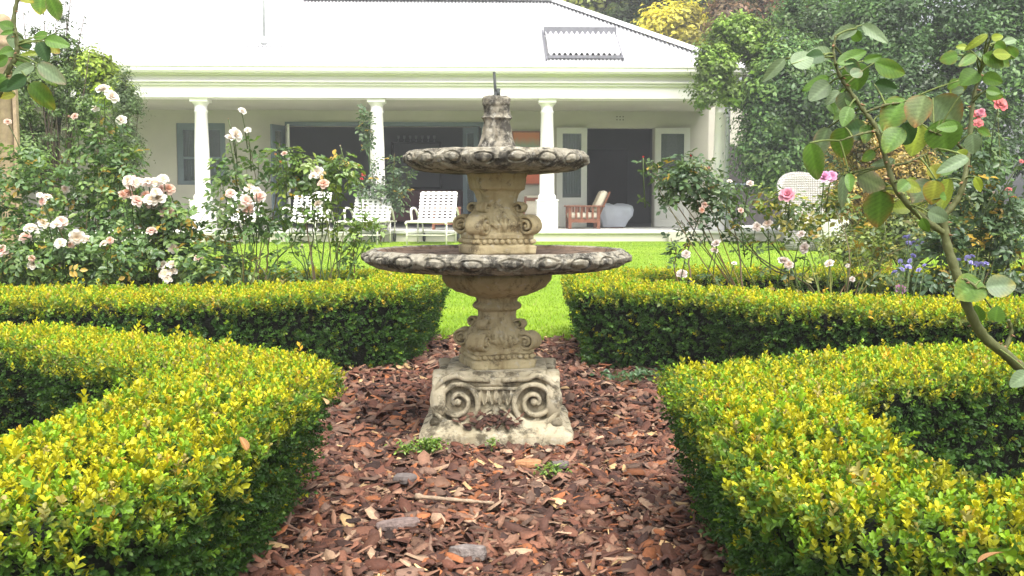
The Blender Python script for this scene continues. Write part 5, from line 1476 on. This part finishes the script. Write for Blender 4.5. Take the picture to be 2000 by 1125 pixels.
rose_bush('leafy rose bush with bare lower stems in front of the lounge opening', 640, 5.7,
    [[(600, 540), (610, 470), (620, 400), (640, 350)], [(600, 540), (570, 490), (560, 420), (545, 330)], [(625, 540), (640, 450), (655, 380), (668, 290)], [(640, 545), (690, 480), (720, 420)], [(680, 545), (700, 500), (745, 430)], [(615, 540), (600, 440), (590, 330)], [(660, 540), (655, 450), (630, 380)], [(690, 540), (690, 470), (700, 400)]],
    [(620, 345, 60, 42, 120), (665, 335, 40, 40, 70), (580, 330, 30, 45, 45), (705, 450, 45, 45, 40)],
    [(620, 338, 30, 'CREAM', 'full'), (632, 360, 26, 'PEACH', 'open'), (612, 345, 20, 'CREAM', 'open'), (665, 286, 10, 'CREAM', 'bud'), (622, 400, 22, 'CREAM', 'open'), (587, 486, 12, 'CREAM', 'bud'), (538, 303, 14, 'APRIC', 'bud'), (548, 318, 14, 'APRIC', 'bud')], .09, ROSE_Y[:2] + ROSE_G[1:], leafy=.5)
# right far bed
rose_bush('rose bush leaning left with red buds before the open french door', 1520, 5.6,
    [[(1590, 570), (1500, 520), (1440, 440), (1400, 360)], [(1585, 570), (1480, 500), (1380, 400), (1350, 310)], [(1560, 560), (1480, 440), (1420, 360), (1290, 340), (1256, 310)], [(1350, 545), (1345, 470), (1330, 430)], [(1450, 560), (1440, 470), (1420, 420)], [(1320, 540), (1322, 500), (1310, 465)]],
    [(1345, 345, 62, 52, 210), (1400, 385, 60, 42, 120), (1310, 370, 35, 40, 60), (1270, 330, 22, 10, 10)],
    [(1256, 308, 14, 'RED', 'bud'), (1350, 306, 15, 'RED', 'bud'), (1384, 330, 16, 'PEACH', 'bud'), (1340, 498, 26, 'FADED', 'full'), (1400, 478, 24, 'FADED', 'full'), (1395, 490, 16, 'FADED', 'open'), (1332, 538, 32, 'FADED', 'full'), (1434, 516, 14, 'CREAM', 'full'), (1476, 444, 30, 'FADED', 'full'), (1500, 438, 24, 'FADED', 'open'), (1376, 402, 20, 'PEACH', 'full'), (1370, 410, 18, 'PEACH', 'open'), (1446, 412, 18, 'PEACH', 'full')], .085, ROSE_DK + [(.10, .17, .06)], leafy=.6, canecol=(.16, .15, .05))
rose_bush('straggly rose bush of bare upright canes with faded pale blooms and pink tops', 1640, 5.55,
    [[(1600, 575), (1590, 510), (1560, 440), (1540, 400)], [(1625, 575), (1620, 500), (1600, 430), (1610, 370)], [(1650, 575), (1660, 500), (1680, 420)], [(1655, 575), (1630, 500), (1560, 460)], [(1700, 580), (1720, 520), (1730, 430)], [(1640, 575), (1700, 520), (1770, 480)], [(1690, 580), (1680, 520), (1665, 470)], [(1560, 565), (1545, 500), (1500, 450)]],
    [(1560, 410, 60, 40, 80), (1640, 400, 50, 45, 70), (1500, 390, 40, 30, 40), (1700, 470, 60, 40, 60), (1730, 545, 60, 28, 60)],
    [(1610, 350, 36, 'LPINK', 'full'), (1624, 346, 26, 'LPINK', 'full'), (1538, 384, 34, 'PINK', 'full'), (1545, 376, 26, 'CREAM', 'full'), (1566, 460, 24, 'FADED', 'full'), (1575, 486, 28, 'FADED', 'full'), (1530, 515, 30, 'FADED', 'full'), (1541, 518, 18, 'FADED', 'open'), (1621, 517, 26, 'CREAM', 'full'), (1656, 520, 15, 'CREAM', 'full'), (1758, 568, 24, 'MAUVE', 'full'), (1425, 355, 14, 'CREAM', 'open'), (1465, 360, 18, 'FADED', 'full'), (1664, 546, 14, 'FADED', 'full')], .085, ROSE_Y + ROSE_DK[1:], leafy=.62, canecol=(.20, .21, .06), per_stem=10)
rose_bush('dark leaved rose bush with coral pink blooms at the right edge', 1900, 5.4,
    [[(1900, 560), (1920, 400), (1915, 240)], [(1920, 560), (1950, 380), (1950, 215)], [(1880, 560), (1860, 480), (1850, 420)], [(1960, 560), (1985, 460), (1975, 380)]],
    [(1900, 350, 80, 70, 190), (1960, 450, 80, 80, 220), (1850, 470, 70, 60, 130), (1830, 545, 80, 30, 90), (1950, 550, 70, 40, 110)],
    [(1912, 226, 30, 'CORAL', 'full'), (1910, 242, 26, 'CORAL', 'full'), (1916, 220, 20, 'PINK', 'full'), (1950, 207, 34, 'CORAL', 'full'), (1970, 372, 13, 'CORAL', 'full'), (1994, 316, 13, 'CORAL', 'full'), (1940, 378, 16, 'FADED', 'bud'), (1974, 382, 12, 'CORAL', 'open')], .10, ROSE_DK)
# climbing rose on the second column
rose_bush('climbing rose on the second column with red blooms', 738, 19.6,
    [[(725, 440), (735, 380), (712, 260), (714, 200)], [(745, 440), (765, 390), (770, 300)], [(735, 440), (738, 360), (728, 300)], [(755, 440), (790, 370), (795, 330)]],
    [(714, 250, 8, 52, 70), (770, 345, 20, 48, 110), (735, 370, 36, 28, 100), (778, 385, 20, 30, 60), (700, 360, 20, 20, 40)],
    [(710, 342, 11, 'RED', 'full'), (700, 326, 9, 'RED', 'full'), (706, 350, 8, 'RED', 'full')], .20, ROSE_DK, group='climbing rose', cane_r=.012)
# lavender-blue perennials in the right bed
def perennial(px, py, Yd, label):
    base = at(px, 560, Yd); base.z = 0; root = empty('perennial', base, 0, label, 'flower', 'lavender-blue flowers under the roses')
    m = MB(); P, D = [], []
    for _ in range(9):
        t = at(px + rr.gauss(0, 16), py + rr.gauss(0, 9), Yd + rr.uniform(-.08, .08)); b = base + Vector((rr.gauss(0, .03), rr.gauss(0, .03), 0))
        m.tube([b - base, b.lerp(t, .6) - base, t - base], .0022, 4, (.10, .15, .05))
        o = link('floret', blossom('LILAC', 'open'), root, t - base); o.scale = (rr.uniform(.022, .036),)*3; o.rotation_euler = (rr.uniform(.3, 1.2), rr.uniform(-.4, .4), rr.uniform(0, 6))
        for _ in range(3): P.append(list(b.lerp(t, rr.uniform(.2, .8)))); D.append([rr.gauss(0, .7), rr.gauss(0, .7), .8])
    m.build('stalks', M['cane'], root, smooth=True, usecol=True); rose_leaves(P, D, .05, ROSE_G, root, 'leaves')
perennial(1770, 520, 5.3, 'lavender-blue flowers low among the bare rose canes'); perennial(1900, 516, 5.2, 'lavender-blue flowers behind the thick rose cane'); perennial(1775, 470, 5.5, 'upper spray of lavender-blue flowers above the mauve rose')

# big-leaved rose canes close to the camera: every leaf is its own part
def big_leaf(w, l, col, edge, amt, curl, fold, r):
    """ovate rose leaflet with pointed tip, toothed margin, quilted side veins"""
    nu, nv = 26, 8; V = []; C_ = []; ph = r.uniform(0, 6); tw = r.uniform(-.25, .25); side = r.uniform(.85, 1.15)
    for u in range(nu+1):
        t = u/nu; wt = w/2*min(1.0, (math.sin(PI*t**.78)**.62 if t < 1 else 0))*(1-.12*t)
        for v in range(nv+1):
            s_ = v/nv*2-1; tooth = (1.0 + (.045 if u % 2 else -.02)) if abs(s_) > .99 else 1.0
            q = s_*wt*tooth*(side if s_ > 0 else 2-side)
            quilt = .016*l*math.cos((t*8 - abs(s_)*1.6)*2*PI)*math.sin(PI*min(1, abs(s_)*1.0))*.45
            V.append((q, l*t, fold*abs(q) - curl*l*t*t + quilt + tw*q*t + .02*l*math.sin(t*5+ph+s_*1.5)*abs(s_)))
            ed = max(abs(s_)**4*.8, max(0, (t-.55)/.45)**1.5); k = min(1, max(0, ed*amt*.75*(1+.7*math.sin(t*11+ph+s_*3)+.4*r.uniform(-1, 1))))
            vein = 1.0 + (.35 if abs(s_) < .05 else 0) + .16*math.cos((t*8 - abs(s_)*1.6)*2*PI)
            C_.append([(a*(1-k) + b*k)*vein for a, b in zip(col, edge)])
    F = [(u*(nv+1)+v, u*(nv+1)+v+1, (u+1)*(nv+1)+v+1, (u+1)*(nv+1)+v) for u in range(nu) for v in range(nv)]
    return np.array(V), np.array(F), np.array(C_)
LC = {'pale': (.22, .30, .17), 'green': (.10, .20, .028), 'dark': (.045, .10, .030), 'brown': (.15, .20, .075), 'yell': (.26, .33, .04), 'oran': (.26, .28, .04), 'grey': (.17, .24, .13)}
EC = {'none': (.12, .20, .03), 'red': (.32, .15, .05), 'gold': (.45, .36, .05), 'pink': (.36, .26, .18)}
def near_rose(label, Yd, stems, leaves, ground, thick):
    base = Vector(ground); root = empty('rose_cane', base, 0, label, 'rose bush', 'rose canes close to the camera')
    allpts = []
    for st, r0, r1 in stems:
        pts = smooth_path([Vector(q) if len(q) == 3 and q[2] < 3 and abs(q[0]) < 3 else at(q[0], q[1], q[2]) for q in st], 8)
        n = len(pts); rad = [r0 + (r1-r0)*i/(n-1) + (.0006*math.sin(i*1.7)) for i in range(n)]
        m = MB().tube([p - base for p in pts], rad, 9, (.11, .12, .045))
        for i in range(3, n-2, 4):       # thorns
            d = Vector((rr.gauss(0, 1), rr.gauss(0, 1), .1)).normalized(); p = pts[i] - base
            m.tube([p + d*rad[i]*.7, p + d*(rad[i]+.006) + Vector((0, 0, -.002))], [.0022, .0003], 5, (.30, .17, .09))
        m.build('cane', M['cane'], root, smooth=True, usecol=True)
        allpts += pts
    for (bx, by_), (tx_, ty_), wpx, c_, e_, k_ in leaves:
        dd = Yd + rr.uniform(-.07, .07); b = at(bx, by_, dd); t = at(tx_, ty_, dd + rr.uniform(-.012, .012))
        l = (t-b).length*1.04; wd = wpx*dd/FPX
        V, F, C_ = big_leaf(wd*1.28, l*1.08, LC[c_], EC[e_], k_, rr.uniform(.02, .16), rr.uniform(.05, .30), rr)
        yax = (t-b).normalized(); view = (Vector((0, 0, CAM_H)) - b).normalized()
        zax = (view + Vector((rr.uniform(-.35, .35), 0, rr.uniform(.1, .5)))); zax = (zax - yax*zax.dot(yax)).normalized(); xax = yax.cross(zax)
        W = np.outer(V[:, 0], xax) + np.outer(V[:, 1], yax) + np.outer(V[:, 2], zax)
        me = np_mesh('leaf', W, F, M['roseleaf'], C_*rr.uniform(.85, 1.15), smooth=True)
        link('leaf', me, root, b - base)
        near = min(allpts, key=lambda p: (p-b).length)
        mid = near.lerp(b, .5) + Vector((0, 0, .002))
        MB().tube([p - base for p in smooth_path([near, mid, b], 4)], [.0016 - .00006*i for i in range(9)], 5, (.14, .18, .05)).build('petiole', M['cane'], root, smooth=True, usecol=True)
    return root
def Z1(L): return [((1480 + a/2.812, 40 + b/2.812), (1480 + c/2.812, 40 + d/2.812), w/2.812, cc_, ee_, kk_) for a, b, c, d, w, cc_, ee_, kk_ in L]
LR = Z1([(150,210,38,325,52,'pale','none',.1),(185,240,292,190,92,'pale','none',.1),(405,185,290,178,66,'pale','none',.1),(545,42,420,95,58,'pale','none',.1),(572,25,702,115,52,'pale','none',.2),(525,60,565,105,50,'green','none',0),
    (440,240,585,172,62,'green','none',0),(540,232,545,368,116,'green','none',.1),(640,232,800,285,82,'green','gold',.2),(580,222,672,198,40,'green','none',0),(392,310,258,378,50,'green','none',0),(395,345,300,425,82,'pale','none',0),
    (450,388,388,452,46,'pale','none',0),(640,350,756,375,62,'dark','none',0),(400,455,420,505,44,'green','none',0),(510,415,445,450,50,'green','none',0),(800,425,698,582,132,'green','red',.6),(915,412,865,568,118,'brown','red',.9),(962,425,1085,572,150,'grey','red',.9),(1000,545,1035,705,166,'green','none',.2),
    (885,565,848,718,112,'yell','none',.1),(800,565,842,668,112,'dark','none',0),(792,590,708,702,100,'green','gold',.2),(602,598,470,612,98,'dark','red',.2),(480,588,452,742,112,'green','red',.4),(385,588,318,738,80,'grey','pink',.9),
    (285,672,325,858,92,'green','pink',.3),(752,765,640,790,36,'pale','none',0),(1158,752,1000,828,60,'grey','none',.2),(545,850,702,925,108,'brown','pink',.9),(675,935,662,1118,142,'green','red',.8),(952,880,858,988,96,'grey','pink',.8),
    (980,878,955,998,92,'oran','red',.9),(1050,868,1008,1030,72,'yell','none',.2),(472,850,458,1012,46,'grey','pink',.3),(500,838,506,930,42,'green','none',.1),(1098,188,1008,215,66,'green','red',.4),(1196,188,1112,245,48,'green','red',.3),
    (1205,278,1122,345,98,'green','none',.1),(1262,75,1150,152,38,'yell','none',.1),(1238,192,1342,248,68,'green','red',.2),(1300,128,1362,162,52,'green','red',.2),(1282,92,1342,88,36,'yell','none',0),(1412,208,1378,148,58,'green','red',.3),(1150,150,1095,142,32,'yell','none',.1),
    (830,888,778,932,62,'green','red',.2),(945,800,985,860,70,'oran','gold',.5),(700,920,760,945,40,'oran','gold',.5),(1345,125,1420,100,36,'pale','none',.1)]) + [
    ((1915,548),(1872,578),52,'green','gold',.4),((1926,562),(1980,556),38,'grey','gold',.6),((1914,628),(1906,600),26,'green','none',.1),((1943,628),(1948,601),26,'green','none',.1),((2010,728),(1976,752),26,'pale','none',.1)]
D_ = 1.5
rx_ = random.Random(21)
for a, b in ((1890, 330), (1896, 250), (1905, 180), (1925, 110), (1720, 290), (1700, 235), (1670, 195), (1648, 160), (1632, 110), (1745, 350), (1690, 215), (1790, 410), (1860, 400), (1905, 150)):
    for _ in range(3):
        an = rx_.uniform(0, 2*PI); b0_ = (a + math.cos(an)*rx_.uniform(10, 34), b + math.sin(an)*rx_.uniform(8, 24)); ln = rx_.uniform(18, 38)
        LR.append((b0_, (b0_[0] + math.cos(an)*ln, b0_[1] + math.sin(an)*ln*.7 + 10), ln*rx_.uniform(.5, .72), rx_.choice(['green', 'green', 'dark', 'yell', 'grey']), rx_.choice(['none', 'red', 'gold']), rx_.uniform(0, .5)))
near_rose('thick thorny rose cane with large tattered leaves at the right edge', D_,
    [([(.97, 1.66, .0), (.95, 1.63, .36), (2006, 735, 1.58), (1985, 712, 1.56), (1962, 690, 1.54), (1920, 655, 1.52), (1890, 600, D_), (1870, 540, D_), (1850, 480, D_), (1842, 430, D_), (1838, 418, D_)], .0092, .0060),
     ([(1840, 424, D_), (1868, 392, D_), (1884, 350, D_), (1893, 280, D_+.02), (1900, 200, D_+.03), (1915, 140, D_+.03), (1930, 88, D_+.04)], .0052, .0022),
     ([(1852, 460, D_), (1800, 424, D_-.01), (1752, 372, D_-.02), (1730, 310, D_-.02), (1712, 252, D_-.02), (1690, 220, D_-.02), (1660, 178, D_-.02), (1640, 148, D_-.02), (1628, 105, D_-.02), (1632, 70, D_-.02)], .0050, .0018),
     ([(1735, 325, D_-.02), (1770, 318, D_-.03), (1800, 305, D_-.03), (1830, 290, D_-.03)], .0022, .0012),
     ([(1890, 300, D_+.02), (1860, 275, D_), (1815, 255, D_-.02)], .0022, .0012),
     ([(1712, 255, D_-.02), (1680, 262, D_-.03), (1640, 275, D_-.03)], .0020, .0011),
     ([(1690, 220, D_-.02), (1730, 205, D_-.03), (1765, 200, D_-.03)], .0020, .0011),
     ([(1870, 540, D_), (1900, 555, D_-.02), (1935, 600, D_-.02)], .0022, .0012),
     ([(1960, 690, 1.54), (1975, 650, 1.54), (1970, 625, 1.53)], .004, .002)], LR, (.97, 1.66, 0), .0125)
def Z2(L): return [((a/3.75, b/3.75), (c/3.75, d/3.75), w/3.75, cc_, ee_, kk_) for a, b, c, d, w, cc_, ee_, kk_ in L]
LL = Z2([(300,-30,290,92,100,'green','gold',.8),(360,-20,424,132,92,'green','pink',.5),(150,-10,235,12,44,'oran','gold',.8),(100,205,0,172,72,'green','none',0),(178,290,58,288,100,'grey','none',.1),(100,238,0,245,34,'green','none',0),(345,262,248,266,62,'green','none',.1),
    (330,290,492,332,82,'green','none',.2),(345,305,424,378,74,'oran','red',.7),(290,308,345,432,88,'dark','none',0),(105,370,0,392,72,'green','none',0),(235,328,140,352,62,'dark','none',0),(290,388,160,396,34,'yell','none',.1),(280,470,462,598,92,'pale','pink',.7),(250,480,98,548,70,'pale','none',.1),
    (225,435,118,462,62,'green','none',0),(268,500,402,612,62,'green','gold',.2),(218,608,375,782,112,'green','gold',.6),(192,560,58,642,82,'dark','none',0),(115,690,0,708,54,'oran','gold',.8),(112,610,0,652,70,'dark','none',0),(60,420,-40,470,70,'green','none',.1),(40,560,-40,600,70,'green','none',.1)]) + [
    ]
D2 = 1.9
near_rose('rose cane with large leaves hanging into the top left corner', D2,
    [([(-1.03, 1.96, 0), (-1.02, 1.94, .4), (-40, 330, D2), (3, 170, D2), (16, 138, D2), (30, 112, D2), (34, 88, D2), (27, 40, D2), (35, -5, D2), (44, -50, D2)], .006, .0035)], LL, (-1.03, 1.96, 0), .01)

# wooden post with rounded cap in the left bed
p0 = at(4, 40, 8.0); gx_ = p0.x
r = empty('garden_post', (gx_, 8.0, 0), 0, 'weathered wooden post with rounded cap behind the top left rose leaves', 'post')
zt = p0.z
MB().lathe([(0, .062), (.5, .060), (zt-.20, .055), (zt-.19, .066), (zt-.16, .066), (zt-.15, .055), (zt-.08, .068), (zt-.01, .070), (zt+.03, .055), (zt+.05, .02)], 20).build('shaft', M['postwood'], r, smooth=True)
sx_ = at(32, 250, 8.0).x - gx_
MB().box((sx_-.014, -.02, .3), (sx_+.014, .02, at(32, 165, 8.0).z)).build('stake', M['postwood'], r)

# ------------------------------------------------------------------ small weeds and fallen leaves
def weed(px, py, label, n, sp, lsz, pal):
    d = ray(px, py); t = (.03-CAM_H)/d.z; c = Vector((0, 0, CAM_H)) + d*t; c.z = .018
    root = empty('weed', c, 0, label, 'weed', 'small weeds in the mulch')
    P = np.stack([rng.normal(0, sp, n), rng.normal(0, sp*.8, n), .012 + .03*rng.random(n)*np.ones(n)], -1)
    D = np.stack([rng.normal(0, .6, n), rng.normal(-.2, .6, n), np.ones(n)], -1)
    pal = np.array(pal); cols = pal[rng.integers(0, len(pal), n)]*rng.uniform(.7, 1.3, (n, 1))
    V, F, C_ = leaf_quads(P, D, lsz*rng.uniform(.6, 1.3, n), rng.random(n)*6.28, cols, False, .55)
    o = link('leaves', np_mesh('weed_leaves', V, F, M['foliage'], C_), root); o['kind'] = 'stuff'
    m = MB()
    for i in range(0, n, 9): m.tube([(0, 0, -.01), tuple(P[i]*.6), tuple(P[i])], .0012, 4, (.10, .16, .04))
    m.build('stems', M['cane'], root, usecol=True)
WG = [(.16, .28, .03), (.24, .36, .05), (.10, .20, .03)]
weed(838, 876, 'bright green weed against the left front corner of the plinth', 330, .024, .013, WG)
weed(795, 882, 'sparse green weed left of the plinth', 110, .020, .013, WG)
weed(960, 872, 'tiny weed at the foot of the plinth front', 50, .010, .011, WG)
weed(1078, 925, 'flat green weed right of the orange bark piece', 130, .022, .012, WG)
weed(1235, 738, 'dark clover-like plant at the foot of the far right hedge', 120, .075, .030, [(.05, .11, .04), (.09, .17, .06)])
weed(512, 1082, 'single seedling at the foot of the left foreground hedge', 8, .012, .026, [(.10, .22, .04)])
def fallen(px, py, Yd, l, w_, label, col):
    V, F, C_ = big_leaf(w_, l, col, (.30, .15, .05), .6, .25, .5, rr)
    o = link('fallen_leaf', np_mesh('fallen_leaf', V, F, M['roseleaf'], C_, smooth=True), None, at(px, py, Yd), (rr.uniform(.6, 1.4), rr.uniform(-.5, .5), rr.uniform(-2.6, 2.6)))
    return tag(o, label, 'leaf')
fallen(482, 880, 1.70, .026, .014, 'dry brown leaf caught on the path side of the left foreground hedge', (.38, .19, .06))
fallen(638, 790, 2.30, .030, .016, 'small buff leaf caught near the far end of the left foreground hedge', (.46, .31, .15))
fallen(1910, 1100, 1.12, .030, .012, 'curled brown leaf lying on the right foreground hedge', (.46, .25, .11))

# ------------------------------------------------------------------ haze volume added to lift far darks like veiling glare
hm, hn, HN, HL = new_mat('glare_haze')
pv = HN('ShaderNodeVolumePrincipled'); pv.inputs['Color'].default_value = (.93, .95, .97, 1); pv.inputs['Density'].default_value = 0.0028
ho = HN('ShaderNodeOutputMaterial'); HL(pv.outputs[0], ho.inputs['Volume'])
tag(MB().box((-45, -12, -1.06), (45, 60, 16)).build('haze', hm), 'thin pale haze added to veil the far darks like lens glare', 'haze', kind='stuff')
